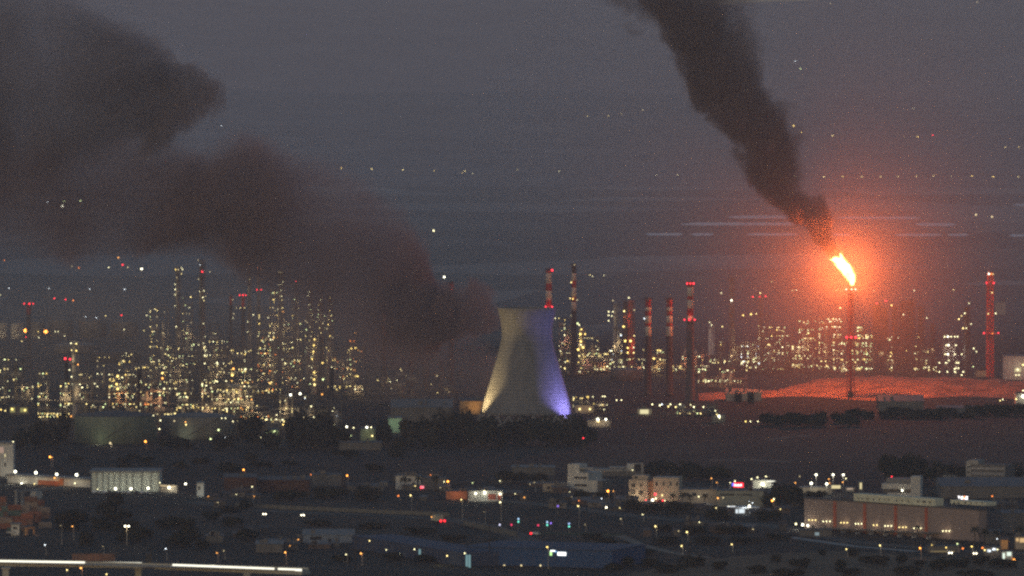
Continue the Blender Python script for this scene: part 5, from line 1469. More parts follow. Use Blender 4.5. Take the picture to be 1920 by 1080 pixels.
# the long warehouse
def long_warehouse():
    b = B('warehouse', 'long beige warehouse with rust-red pilasters and rows of triple wall lamps', 'warehouse', 1508, 991, 1835, 1015)
    wl = surf('warehouse_sheet', (.255, .20, .185), .8, .12, .3, streak=True)
    H = b.v(1508, 935)
    # cladding sheets in two courses, slightly proud of the wall
    MB().boxb(0, b.W, .1, 5, 0, H).build('wall', wl, b.t)
    nP = 22
    for i in range(nP):
        for j in range(6):
            u0, u1 = b.W * i / nP, b.W * (i + 1) / nP - .06
            z0, z1 = H * j / 6, H * (j + 1) / 6 - .07
            o = link('panel', None, b.t) if False else MB().boxb(u0, u1, 0.02 * ((i * 7 + j * 3) % 3) * .5, .095, z0 + (.0 if j else .02), z1).build('panel', wl, b.t)
    rp = surf('pilaster_rust', (.36, .10, .06), .8, .2, .3)
    for x in (1567, 1624, 1682, 1739):
        MB().boxb(b.u(x) - .85, b.u(x) + .85, -.35, -.001, 0, H - .3).build('pilaster', rp, b.t)
    MB().boxb(-.2, b.W + .2, -.25, 5.2, H + .01, H + .5).build('parapet', surf('parapet_grey', (.09, .087, .09), .8), b.t)
    # penthouse band with round openings
    wb = surf('cream_band', (.55, .56, .44), .8, .15, .3)
    b.box('penthouse', wb, 1605, 1757, 930, 944, -.9, 4.8)
    for x, w in ((1615, 2), (1622, 2.4), (1631, 5), (1643, 2.4), (1654, 2.6), (1664, 2), (1672, 2), (1686, 2.4), (1697, 2.6), (1708, 3), (1726, 3.4), (1737, 6.5), (1748, 3)):
        y = 932.5 + (x - 1605) * .052
        b.box('vent', GLASS, x - w / 2, x + w / 2, y, y + 2.8, -1.0, -.905)
    b.box('penthouse', wb, 1785, 1850, 939, 946, -.6, 6)
    for x in (1792, 1800, 1812, 1823, 1833, 1843): b.box('vent', GLASS, x - 1.2, x + 1.2, 941, 944, -.7, -.605)
    b.box('roof_shed', surf('dark_lean_to', (.07, .07, .075), .8), 1575, 1604.5, 934, 940, 1, 10)
    # lamps in threes
    for xs, y, kd in (((1520, 1526, 1532.5), 975, 'warm'), ((1547, 1553.5, 1560), 977.5, 'white'), ((1581, 1587, 1593), 980, 'warm'), ((1609, 1614, 1620), 982, 'white'), ((1643, 1649), 984.5, 'warm'), ((1664.5, 1670, 1676), 986, 'white'), ((1691, 1698, 1703.5), 988.5, 'warm'), ((1718.5, 1725, 1731), 990.5, 'white'), ((1772, 1778, 1784), 995.5, 'white')):
        for x in xs: b.lamp(x, y, kd, 2.1, -.9)
        m = sum(xs) / len(xs)
        b.glow(m, y + 1, -2.2, 110, (1, .75, .5))
    # raking props of the loading ramps
    for i in range(8):
        x = 1556 + i * 26.5
        pr = MB()
        z = b.v(x, 992 + i * 1.2)
        pr.tube((b.u(x), -.5, z), (b.u(x + 19), -7, .1), .55, n=4)
        pr.build('raking_prop', WALL_W, b.t)
        MB().boxb(b.u(x + 2), b.u(x + 24), -6.5, -.4, b.v(x, 990 + i * 1.2) , b.v(x, 990 + i * 1.2) + .4).build('ramp_roof', surf('ramp_roof', (.16, .15, .14), .8), b.t)
        MB().boxb(b.u(x + 21.5), b.u(x + 22.8), -6.6, -5.9, 0, b.v(x, 992 + i * 1.2)).build('post', CONC, b.t)
    b.lamp(1498, 982, 'white', 3.4, -2); b.lamp(1514, 983.5, 'flood', 3.4, -3); b.lamp(1524, 985, 'flood', 3.2, -3); b.lamp(1461, 994, 'yellow', 2.8, -3)
    b.glow(1512, 985, -5, 300, (1, 1, .8))
    return b
long_warehouse()
hall(1500, 1560, 994, 1006, 10, 'dark low dock shed with one small bluish window left of the ramps', WALL_D, ROOF_D, .5, (), ((1528, 1536, 998, 1004),), 0, litwin=lamp_mat('blue_window', (.65, .85, .9), .35))
b = B('lit_sign', 'small bright white and orange lettered sign over the warehouse roof', 'sign', 1794, 944, 1816, 944)
b.box('post', STEEL, 1800, 1801, 937, 944, 0, .3); b.box('post', STEEL, 1811, 1812, 937, 944, 0, .3); b.box('sign_box', STEEL_DARK, 1795.5, 1815, 929, 938, .1, .5)
wsg, osg = lamp_mat('sign_white', (1, .95, .95), 3.0), lamp_mat('sign_orange', (1, .28, .1), 3.0)
b.box('sign_letter', wsg, 1796, 1799.5, 930, 931.5, -.1, .09); b.box('sign_letter', wsg, 1797.5, 1799, 931.5, 935, -.1, .09)
for x0, x1, m in ((1801.5, 1805.5, wsg), (1806, 1808, osg), (1810.8, 1814.3, wsg)): b.box('sign_letter', m, x0, x1, 930.5, 937, -.1, .09)
b.box('sign_letter', osg, 1808, 1810.6, 930.5, 932.5, -.1, .09); b.box('sign_letter', wsg, 1808, 1810.6, 934, 936, -.1, .09)
b.lamp(1860, 930, 'orange', 2.6, -1)

# blue store with its illuminated sign
def blue_store():
    b = B('blue_store', 'long low deep blue store with a white and green lit sign', 'store', 872, 1058, 1148, 1066)
    bl = surf('deep_blue_sheet', (.022, .060, .155), .6, .15, .3)
    H = b.v(872, 1026)
    MB().boxb(0, b.W, .1, 40, 0, H).build('wall', bl, b.t)
    for i in range(26):
        u0, u1 = b.W * i / 26, b.W * (i + 1) / 26 - .08
        MB().boxb(u0, u1, 0, .095, .02, H - .1).build('panel', bl, b.t)
    MB().boxb(-.2, b.W + .2, -.25, 40.2, H, H + .5).build('parapet', surf('blue_parapet', (.03, .05, .10), .7), b.t)
    gs, ws = lamp_mat('sign_green', (.55, 1.0, .35), 1.6), lamp_mat('store_sign_white', (.95, 1.0, .95), 2.6)
    b.box('sign_bracket', gs, 1032, 1035.6, 1034, 1041.5, -.35, -.02)
    b.box('sign_bracket', ws, 1033, 1041.5, 1031.6, 1033.9, -.35, -.02)
    b.box('sign_bracket', lamp_mat('sign_cyan', (.3, .6, 1), 1.2), 1041.7, 1044.5, 1033, 1035.4, -.35, -.02)
    b.box('sign_face', ws, 1046.5, 1062, 1035.2, 1041.5, -.35, -.02)
    b.box('entrance', surf('store_entrance', (.25, .23, .19), .8), 988, 1016, 1065, 1074, -3, -.05)
    for x in (948, 980, 1016): b.lamp(x, 1060, 'dim', 3.2, -1.2)
blue_store()
b = B('blue_store', 'lower blue wing with teal lit doorways left of the blue store', 'store', 660, 1028, 868, 1062)
b.box('wall', surf('blue_wing', (.04, .055, .10), .7, .2, .3), 660, 868, 1020, 1045, 0, 20)
for x, y, h in ((788, 1030, 10), (874, 1040, 22), (879, 1040, 24)): b.box('lit_doorway', lamp_mat('teal_door', (.5, .9, .95), .35), x, x + 3, y, y + h, -.3, -.02)
for x, y, kd, r in ((702, 1014, 'warm', 2.2), (734, 1031, 'white', 1.8), (787, 1030, 'white', 2.2), (759, 1038, 'white', 2.4), (847, 1042, 'warm', 2.6), (879, 1037, 'white', 2.2), (649, 1040, 'white', 1.8)): b.lamp(x, y, kd, r, -2)
b.glow(850, 1050, -6, 200, (1, .85, .4))

# viaduct with its bright parapet strip
def viaduct():
    zt = 9.5
    t = thing('viaduct', 'pale concrete viaduct with a bright white light strip along its parapet', 'viaduct', G(250, 1064, zt).xy.to_3d())
    o = t.location
    P = [(-60, 1052.5), (266, 1058), (290, 1059.5), (566, 1070)]
    def pt(px, py): 
        p = G(px, py, zt); return Vector((p.x - o.x, p.y - o.y, zt))
    gm = surf('viaduct_concrete', (.36, .35, .30), .8, .2, .3, streak=True)
    strip = lamp_mat('parapet_glow', (1.0, .96, .78), 1.6)
    def seg(a, b, name, mat, z0, z1, y0, y1):
        d = (b - a); L = d.xy.length; ang = math.atan2(d.y, d.x)
        ob = MB().boxb(0, L, y0, y1, z0 - zt, z1 - zt).build(name, mat, t, a, ang)
        return ob
    A, Bp, C, D = (pt(*q) for q in P)
    seg(A, Bp, 'girder', gm, zt - 1.7, zt - .25, 0, 7); seg(C, D, 'girder', gm, zt - 1.7, zt - .25, 0, 7)
    seg(Bp, C, 'girder', surf('dark_render', (.12, .115, .11)), zt - 1.6, zt - .3, .2, 7)
    seg(A, Bp, 'light_strip', strip, zt - .2, zt + .75, -.15, .0)
    E = C.lerp(D, .815); F = C.lerp(D, .84)
    seg(C, E, 'light_strip', strip, zt - .2, zt + .75, -.15, .0); seg(F, D, 'light_strip', strip, zt - .2, zt + .75, -.15, .0)
    seg(A, D, 'deck', CONC, zt - .24, zt - .02, .2, 7.2); seg(A, D, 'parapet', gm, zt, zt + .8, 6.6, 7.0)
    for px in (10, 259, 462):
        p = G(px, 1066, zt - 2)
        MB().boxb(-1.3, 1.3, 1.2, 5.5, 0, zt - 2.3).boxb(-1.9, 1.9, .6, 6.2, zt - 2.3, zt - 1.72).build('pier', gm, t, (p.x - o.x, p.y - o.y, 0))
    MB().boxb(-1.2, 1.2, 1, 1.6, 0, 4.2).boxb(-1.2, 1.2, 5.4, 6, 0, 4.2).boxb(-1.2, 1.2, 1, 6, 4.2, 4.6).build('gantry', STEEL_DARK, t, Bp.lerp(C, .5))
    for px, w, c in ((40, 260, (1, .95, .75)), (150, 260, (1, .95, .75)), (400, 260, (1, .95, .75)), (20, 320, (1, .35, .1)), (500, 260, (1, .95, .75)), (220, 260, (1, .95, .75))):
        p = G(px, 1062, zt)
        light('strip_light', 'POINT', (p.x - o.x, p.y - o.y - 3, (0 if c[1] > .5 else -6) + zt), w, c, .4, t)
viaduct()

# =================================================================== TREES
NTH = 'first second third fourth fifth sixth seventh eighth ninth tenth eleventh twelfth thirteenth fourteenth fifteenth sixteenth'.split()
def spread_labels(items, what, rows=1, axis_first=True):
    """items: (px, py, object); each gets its place along its own row, counted from the left"""
    items = sorted(items, key=lambda q: q[1])
    names = {1: [''], 2: ['upper row', 'lower row'], 3: ['far row', 'middle row', 'near row']}[rows]
    n = len(items)
    for r in range(rows):
        part = sorted(items[r * n // rows:(r + 1) * n // rows], key=lambda q: q[0])
        m = len(part)
        for i, q in enumerate(part):
            if i == 0: w = 'leftmost'
            elif i == m - 1: w = 'rightmost'
            elif i < (m + 1) // 2: w = NTH[i] + ' from the left'
            else: w = NTH[m - 1 - i] + ' from the right'
            q[2]['label'] = f'{what}, {w}' + (f' in the {names[r]}' if names[r] else '')
LEAF = surf('dark_foliage', (0.018, 0.024, 0.014), 0.9, 0.45, 0.5)
LEAF2 = surf('olive_foliage', (0.026, 0.028, 0.018), 0.9, 0.45, 0.5)
BARK = surf('tree_bark', (0.06, 0.045, 0.035), 0.95, 0.3, 1.0)
def crown_mesh(seed, flat=1.0, n=1000):
    """leaf clumps filling an uneven crown, unit size"""
    rg = random.Random(seed)
    lobes = [(rg.uniform(-.55, .55), rg.uniform(-.5, .5), rg.uniform(.30, .82) * flat, rg.uniform(.22, .42)) for i in range(9)] + [(0, 0, .5 * flat, .45)]
    mb = MB()
    for i in range(n):
        lx, ly, lz, lr = rg.choice(lobes)
        d = Vector((rg.gauss(0, 1), rg.gauss(0, 1), rg.gauss(0, 1))).normalized() * lr * rg.uniform(.55, 1.08)
        c = Vector((lx, ly, lz)) + d * (1, 1)[0]
        s = rg.uniform(.04, .115)
        nrm = (d.normalized() + Vector((rg.uniform(-.7, .7), rg.uniform(-.7, .7), rg.uniform(-.4, .9)))).normalized()
        a = nrm.orthogonal().normalized(); b2 = nrm.cross(a)
        th = rg.uniform(0, 6.28)
        a, b2 = a * math.cos(th) + b2 * math.sin(th), b2 * math.cos(th) - a * math.sin(th)
        mb.add([c - a * s * 1.3, c + b2 * s * .7 + nrm * s * .25, c + a * s * 1.3, c - b2 * s * .7 + nrm * s * .25], [(0, 1, 2, 3)])
    return mb
def trunk_mesh(seed):
    rg = random.Random(seed)
    mb = MB().tube((0, 0, 0), (.02, 0, .35), .035, .024, 7)
    for i in range(5):
        a = rg.uniform(0, 6.28)
        mb.tube((.02, 0, rg.uniform(.22, .34)), (.3 * math.cos(a), .3 * math.sin(a), rg.uniform(.5, .72)), .016, .006, 5)
    return mb
CROWNS = [crown_mesh(s, f).mesh('crown', m) for s, f, m in ((1, 1, LEAF), (2, .9, LEAF), (3, 1.1, LEAF2), (4, .8, LEAF), (5, 1.0, LEAF2))]
TRUNKS = [trunk_mesh(s).mesh('trunk', BARK) for s in (1, 2, 3)]
def tree(px, base, hpx, wpx, label, group, zshift=0.0, name='broadleaf_tree', cat='tree'):
    f = G(px, base); k = M(f.y)
    t = thing(name, label, cat, f, rng.uniform(0, 6.28), group)
    w = wpx * k / 2 / .72; h = hpx * k / 1.05
    link('crown', rng.choice(CROWNS), t, (0, 0, 0), sc=(w, w * rng.uniform(.8, 1.0), h))
    link('trunk', rng.choice(TRUNKS), t, (0, 0, 0), sc=(min(w, h), min(w, h), h))
    return t
# thick clump before the cooling tower: (centre, base, height, width)
gA = 'trees in the clump at the foot of the cooling tower'
for px, bs, h, w, lab in ((772, 834, 44, 50, 'dark round tree at the left end of the tower clump'), (806, 838, 50, 56, 'dark tree in the tower clump, under the pale roofed shed'), (838, 832, 58, 54, 'tall dark tree in the tower clump, before the ochre hall'),
    (868, 836, 62, 58, 'biggest dark tree at the left foot of the tower'), (902, 838, 56, 56, 'dark tree covering the yellow floodlit foot of the tower'), (934, 836, 44, 44, 'low tree in the gap below the middle of the tower'),
    (968, 832, 42, 44, 'low tree just right of the middle of the tower foot'), (993, 832, 58, 50, 'dark tree hiding the tower foot, left of the violet beam'), (1022, 834, 60, 52, 'dark tree at the left edge of the violet floodlight'), (1050, 834, 52, 50, 'dark tree under the violet lit foot of the tower'), (1080, 836, 54, 52, 'dark tree at the right end of the tower clump'), (1102, 834, 36, 36, 'small tree trailing off the right end of the tower clump')):
    tree(px, bs, h, w, lab, gA)
gB = 'trees below the left works'
for px, bs, h, w, lab in ((466, 838, 56, 54, 'dark tree right of the domed grey tank'), (505, 842, 40, 46, 'low tree below the greenish lit hut'), (560, 840, 62, 56, 'tall dark tree right of the three white lamps'), (600, 842, 66, 60, 'tallest dark tree below the left works'), (632, 842, 50, 44, 'dark tree left of the lit yellow shed'),
    (722, 834, 46, 40, 'dark tree between the yellow shed and the pale green front'), (120, 828, 52, 26, 'narrow dark tree left of the huge low tank'), (74, 838, 56, 50, 'dark tree below the golden unit at left'), (100, 842, 44, 40, 'dark tree close to the left tank'), (40, 842, 40, 40, 'low dark tree above the pale tall block'), (330, 842, 26, 50, 'wide bush below the two big tanks'), (420, 844, 26, 46, 'wide bush under the domed tank'), (755, 842, 24, 40, 'low bush below the pale green front')):
    tree(px, bs, h, w, lab, gB)
LST = []
gC = 'trees of the belt below the red mound'
for i, px in enumerate(range(1446, 1925, 21)):
    LST.append((px, 0, tree(px + rng.uniform(-14, 14), 783 + rng.uniform(-3, 4) - (px - 1440) * .012 + (14 if px < 1600 else 2), rng.uniform(9, 26), rng.uniform(24, 60), 'low dark tree in the belt below the red mound', gC)))
spread_labels(LST, 'low dark tree below the red mound')
for px, bs, h, w, lab in ((1384, 756, 20, 14, 'small dark tree in front of the red-lit long shed'), (1408, 758, 22, 14, 'small dark tree against the glowing gabled shed'), (1594, 748, 16, 12, 'small tree at the foot of the flare stack'), (1684, 750, 14, 30, 'bush on the ridge of the grey shed before the mound')):
    tree(px, bs, h, w, lab, 'small trees lit from behind by the flare')
gD = 'trees behind the town buildings'
for px, bs, h, w, lab in ((1678, 905, 52, 52, 'dark tree left of the biggest tree behind the terraced building'), (1704, 904, 60, 48, 'biggest dark tree behind the white terraced building'), (1722, 902, 44, 40, 'dark tree right of the biggest tree behind the terraced building'), (1760, 906, 44, 50, 'dark tree left of the pale shed'), (1795, 904, 36, 40, 'dark tree beside the four-storey block'), (1898, 908, 44, 40, 'dark tree right of the four-storey block'),
    (1240, 890, 30, 60, 'wide dark tree behind the beige building'), (1290, 900, 38, 60, 'dark tree behind the palms'), (1345, 900, 30, 60, 'dark tree left of the red and blue sign'), (1462, 945, 36, 36, 'dark tree under the bright yellow building'), (1488, 950, 44, 40, 'dark tree left of the long warehouse'), (1446, 952, 30, 30, 'dark tree beside the orange street lamp pair'), (1530, 934, 16, 40, 'bushes on the roof line at the left of the long warehouse'),
    (1130, 938, 18, 36, 'low tree right of the white office'), (1090, 940, 24, 34, 'dark tree before the white office'), (1185, 958, 20, 40, 'dark bush below the floodlit yard'), (1230, 960, 18, 50, 'dark hedge-like bush below the beige building'), (1276, 962, 20, 50, 'dark bush right of the floodlit yard'), (690, 938, 26, 56, 'dark tree above the pale road wall'), (620, 934, 24, 60, 'wide dark tree left of the orange street lamp'), (545, 938, 22, 60, 'wide dark bush above the left road wall'), (1345, 975, 26, 40, 'dark tree below the long grey-green block'), (1440, 975, 22, 46, 'dark bush right of the filling station'),
    (960, 905, 20, 60, 'wide dark tree beyond the workshop'), (1010, 908, 20, 40, 'dark tree left of the bright lamp trio')):
    tree(px, bs, h, w, lab, gD)
gE = 'trees of the dark rail yard'
LST, LS2 = [], []
for i in range(26):
    px = rng.uniform(110, 470); py = rng.uniform(950, 1030)
    LST.append((px, py, tree(px, py, rng.uniform(16, 28), rng.uniform(28, 50), 'dark shrubby tree', gE)))
spread_labels(LST, 'shrubby tree in the unlit yard', 3)
for i in range(16):
    px = rng.uniform(120, 760); py = rng.uniform(852, 884)
    LS2.append((px, py, tree(px, py, rng.uniform(9, 16), rng.uniform(24, 44), 'low dark bush', 'bushes on the dull field', name='bush', cat='bush')))
spread_labels(LS2, 'low bush below the tanks', 2)
gF = 'bushes on the dry grass slope'
LST, LS2 = [], []
for px, py, h, w in ((1300, 1062, 20, 44), (1345, 1068, 16, 34), (1455, 1054, 14, 20), (1500, 1066, 18, 40), (1545, 1042, 12, 20), (1575, 1066, 20, 22), (1600, 1042, 12, 24), (1625, 1056, 16, 30), (1650, 1060, 18, 40), (1692, 1056, 20, 26), (1720, 1062, 12, 30), (1765, 1068, 24, 44), (1800, 1064, 20, 40), (1840, 1060, 18, 40), (1880, 1064, 20, 50), (1420, 1074, 14, 40), (1700, 1078, 16, 60), (1250, 1072, 18, 60), (1215, 1062, 16, 40), (1180, 1062, 18, 40), (1150, 1070, 16, 34), (1590, 1078, 14, 50), (1480, 1082, 14, 60), (1830, 1080, 14, 60)):
    LST.append((px, py, tree(px, py, h, w, 'dark rounded bush', gF, name='bush', cat='bush')))
spread_labels(LST, 'bush on the dry grass slope', 3)
for px, py, h, w in ((1170, 1030, 14, 40), (1210, 1040, 12, 50), (1110, 1012, 12, 40), (1135, 1020, 12, 40), (1250, 1020, 12, 60), (1330, 1020, 14, 60), (1400, 1018, 12, 60), (1460, 1012, 12, 50), (1370, 1000, 14, 60), (1300, 1000, 14, 50), (1240, 996, 12, 40), (600, 985, 12, 60), (700, 990, 10, 60), (790, 1000, 12, 60), (850, 1015, 12, 50), (430, 960, 12, 40), (930, 1024, 12, 50), (740, 1050, 16, 50), (800, 1052, 14, 60), (640, 1052, 12, 40)):
    LS2.append((px, py, tree(px, py, h, w, 'low dark bush', 'bushes on the waste ground', name='bush', cat='bush')))
spread_labels(LS2, 'low bush around the blue store', 3)

def palm_meshes():
    tr = MB()
    for i in range(6):
        tr.tube((.02 * math.sin(i), 0, i / 6), (.02 * math.sin(i + 1), 0, (i + 1) / 6), .035 - .002 * i, .032 - .002 * i, 7)
    trunk = tr.mesh('trunk', BARK)
    fr = MB()
    for q in range(16):
        a = q * 2.399; up = .30 - .034 * q
        prev = None
        for s in range(5):
            u = s / 4
            c = Vector((math.cos(a) * .36 * u, math.sin(a) * .36 * u, 1.0 + up * u - .30 * u * u))
            w = .055 * math.sin(math.pi * min(.97, u * .85 + .12))
            side = Vector((-math.sin(a), math.cos(a), 0)) * w
            cur = (c - side - Vector((0, 0, w * .5)), c, c + side - Vector((0, 0, w * .5)))
            if prev: fr.add([prev[0], prev[1], prev[2], cur[0], cur[1], cur[2]], [(0, 1, 4, 3), (1, 2, 5, 4)])
            prev = cur
    return trunk, fr.mesh('fronds', LEAF)
PT, PF = palm_meshes()
for px, bs, h, lab in ((758, 922, 32, 'dark palm left of the small red sign, first of three'), (784, 924, 36, 'dark palm beside the small red sign, second of three'), (817, 922, 34, 'dark palm right of the small red sign, last of three'), (1262, 948, 26, 'dark palm at the right corner of the beige building'), (1280, 950, 30, 'taller dark palm just right of the beige building'), (1294, 950, 26, 'dark palm nearest the dim beige block'), (1322, 952, 30, 'dark palm in front of the dim beige block'), (1385, 948, 22, 'dark palm above the filling station'), (1404, 948, 22, 'dark palm over the filling station lamp'),
    (1828, 1024, 42, 'dark palm against the right end of the long warehouse'), (1846, 1026, 40, 'dark palm just right of the long warehouse corner'), (1912, 1022, 40, 'dark palm cut by the right picture edge'), (1868, 1024, 34, 'dark palm above the small orange-lit roof'), (1478, 948, 30, 'dark palm left of the warehouse edge'), (1720, 1008, 26, 'dark slim palm in front of the warehouse ramps')):
    f = G(px, bs); k = M(f.y)
    t = thing('palm_tree', lab, 'palm tree', f, rng.uniform(0, 6), 'palm trees in the town')
    link('trunk', PT, t, sc=(h * k * .8, h * k * .8, h * k * .84)); link('fronds', PF, t, sc=(h * k * .8, h * k * .8, h * k * .84))

# =================================================================== STREET LAMPS
POLE = surf('lamp_pole', (0.30, 0.28, 0.26), 0.6, 0.2, 0.5)
POLE_O = surf('lamp_pole_orange_lit', (0.30, 0.28, 0.26), 0.6, 0.2, 0.5)
def street_lamp(px, py, hpx, kind, r, label, group=None, lit=0, arm=-1, col=(1, .45, .2), head=True):
    f = G(px - arm * 2, py + hpx); k = M(f.y); H = hpx * k
    t = thing('street_lamp', label, 'street lamp', f, 0, group)
    MB().tube((0, 0, 0), (0, 0, H + .3), .16, .1, 7).box((0, 0, .3), (.5, .5, .6)).build('pole', POLE, t)
    ax = arm * 2 * k
    MB().tube((0, 0, H + .25), (ax, -.2, H + .55), .09, .07, 6).build('arm', POLE, t)
    MB().box((ax * 1.1, -.2, H + .55), (1.1, .5, .22)).build('lamp_head', STEEL_DARK, t)
    lamp(t, (ax * 1.1, -.45, H + .1), kind, r * k)
    if lit: light('street_light', 'POINT', (ax * 1.1, -1.0, H - .5), lit, col, .3, t)
    return t
SLT = [
 # px, py, height px, kind, r, lit, label
 (94, 857, 18, 'hot', 2.4, 60, 'orange street lamp above the white floodlit depot, left one of a close pair'), (97.5, 858, 17, 'amber', 1.6, 0, 'fainter orange street lamp, right one of a close pair above the depot'),
 (273, 828, 14, 'hot', 2.6, 60, 'orange street lamp just right of the lit mound by the huge tank'), (207, 831, 7, 'dim', 3.4, 260, 'wide warm ground light at the foot of the huge tank'),
 (457, 881, 22, 'hot', 2.2, 50, 'orange street lamp alone in the dark field right of the pilastered hall'), (473, 913, 30, 'white', 2.0, 0, 'slim white street lamp right of the narrow lit gable'),
 (136, 987, 26, 'amber', 2.2, 40, 'orange street lamp with a short red-lit arm right of the container yard'), (114, 986, 34, 'dim', 1.0, 0, 'unlit red-tinted lamp post left of the orange street lamp'),
 (84.5, 1022, 18, 'cool', 2.0, 0, 'small white street lamp above the viaduct at left'), (311, 1029, 20, 'cool', 2.0, 0, 'small white street lamp above the viaduct, right of the panel fence'), (193, 1025, 14, 'dim', 1.2, 0, 'faint lamp post right behind the panel fence'),
 (407, 1037, 18, 'amber', 1.8, 40, 'red-lit lamp post above the right half of the viaduct'), (420, 1033, 16, 'dim', 1.6, 0, 'thin pale lamp post beside the red-lit one above the viaduct'), (283, 1052, 12, 'dim', 1.8, 0, 'small pinkish lamp over the dark gap of the viaduct'),
 (535, 1036, 22, 'amber', 3.0, 120, 'orange street lamp with a lit post at the right end of the viaduct'), (649, 1040, 14, 'white', 2.0, 0, 'white street lamp right of the viaduct end'), (677, 1038, 22, 'amber', 3.0, 100, 'orange street lamp with a red-lit post right of the viaduct end'),
 (126, 1069, 20, 'warm', 2.4, 0, 'pinkish lamp under the viaduct, left of the orange-lit lamp head'), (200, 1077, 20, 'warm', 2.4, 0, 'pinkish lamp at the lower picture edge under the viaduct'), (152, 1065, 30, 'amber', 3.6, 120, 'lamp with a wide orange head standing in front of the viaduct'),
 (651, 892, 20, 'hot', 2.0, 60, 'orange street lamp with a red-lit post beyond the main road'), (746, 897, 20, 'amber', 2.4, 70, 'orange street lamp left of the three palms'), (785, 895, 20, 'warm', 1.5, 0, 'small amber lamp over the palms'), (840, 903, 18, 'hot', 2.6, 70, 'orange street lamp right of the three palms'),
 (770, 929, 28, 'warm', 2.8, 60, 'warm street lamp left of the truck on the main road'), (865, 937, 36, 'warm', 2.2, 50, 'warm street lamp with a long pale post right of the truck'), (938, 942, 36, 'white', 2.8, 70, 'bright street lamp before the white-lit workshop'), (938, 926, 18, 'white', 2.6, 0, 'white lamp at the workshop corner over the bright street lamp'),
 (747, 930, 8, 'orange', 2.8, 0, 'low orange light beside the palms over the road wall'),
 (1084, 949, 40, 'warm', 2.6, 60, 'warm street lamp with a long pale post over the traffic lights'), (1140, 921, 26, 'hot', 3.0, 90, 'orange street lamp right of the white office, bigger of two'), (1150, 921, 24, 'amber', 1.6, 0, 'smaller amber street lamp right of the white office'), (1128, 935, 12, 'cool', 1.6, 0, 'small white lamp below the white office'),
 (1229, 987, 24, 'warm', 3.0, 80, 'warm curved-arm street lamp below the beige building'), (1288, 998, 16, 'warm', 3.0, 60, 'warm street lamp without visible post on the waste ground'), (1278, 1024, 16, 'warm', 2.6, 60, 'warm street lamp with a lit post at the edge of the dry slope'), (1372, 1021, 14, 'warm', 2.4, 40, 'warm street lamp at the top of the dry slope'),
 (1141, 1025, 26, 'warm', 2.8, 60, 'warm street lamp with a pale post at the right end of the blue store'), (1026, 1026, 40, 'yellow', 2.8, 60, 'yellow street lamp over the store sign'), (1205, 965, 12, 'white', 1.8, 0, 'small white lamp on the road below the floodlit yard'), (1164, 973, 10, 'dim', 2.0, 0, 'low faint lamp beside the traffic light road'),
 (1334, 897, 20, 'amber', 2.0, 30, 'red-orange lamp left of the red and blue sign, upper one'), (1344, 905, 18, 'amber', 1.6, 30, 'small red-orange lamp next to the upper one'), (1346, 934, 18, 'amber', 2.2, 40, 'orange lamp on the long grey-green block'), (1343, 953, 6, 'warm', 2.4, 0, 'low pinkish light left of the filling station'),
 (1451, 936, 24, 'white', 2.6, 0, 'white street lamp of the close pair left of the warehouse'), (1448, 939, 22, 'hot', 2.6, 80, 'orange street lamp of the close pair left of the warehouse'), (1555, 906, 26, 'amber', 1.8, 60, 'orange post lamp in front of the sports floodlights'),
 (1587, 1030, 14, 'warm', 2.4, 0, 'warm lamp at the road edge left of the tall post'), (1650, 1023, 20, 'warm', 2.6, 60, 'warm street lamp with a lit post in front of the warehouse'), (1725, 1028, 20, 'hot', 2.2, 70, 'red-orange street lamp with a lit post in front of the warehouse'),
 (1771, 896, 12, 'white', 2.0, 0, 'white lamp on the pale shed left of the four-storey block'), (1888, 904, 14, 'amber', 1.8, 0, 'amber lamp right of the four-storey block'),
 (1747, 1022, 14, 'yellow', 1.6, 0, 'small yellow lamp right of the red-orange street lamp'), (1774, 1027, 14, 'yellow', 2.2, 30, 'yellow lamp along the shop strip'), (1795, 1020, 16, 'green', 2.2, 0, 'greenish lamp along the shop strip'), (1822, 1025, 16, 'yellow', 2.6, 40, 'tall yellow lamp under the palms'), (1848, 1025, 14, 'amber', 2.2, 30, 'orange lamp near the white shop lights'),
 (1097, 984, 16, 'dim', 1.2, 0, 'faint slim lamp post beside the verge'), (975, 1037, 22, 'dim', 1.4, 0, 'faint slim lamp post at the blue store'), (908, 960, 22, 'dim', .9, 0, 'unlit pale lamp post right of the truck road'), (1103, 1049, 12, 'dim', .8, 0, 'unlit pale lamp post at the right end of the blue store'), (1002, 905, 16, 'dim', 1.4, 0, 'thin lit post by the bright lamp trio'), (1405, 940, 16, 'cool', 1.0, 0, 'blue-tinted thin lamp by the filling station')]
for px, py, h, kd, r, lit, lab in SLT: street_lamp(px, py, h, kd, r, lab, None, lit, col=(1, .4, .15) if kd in ('amber', 'hot', 'orange') else (1, .85, .55))
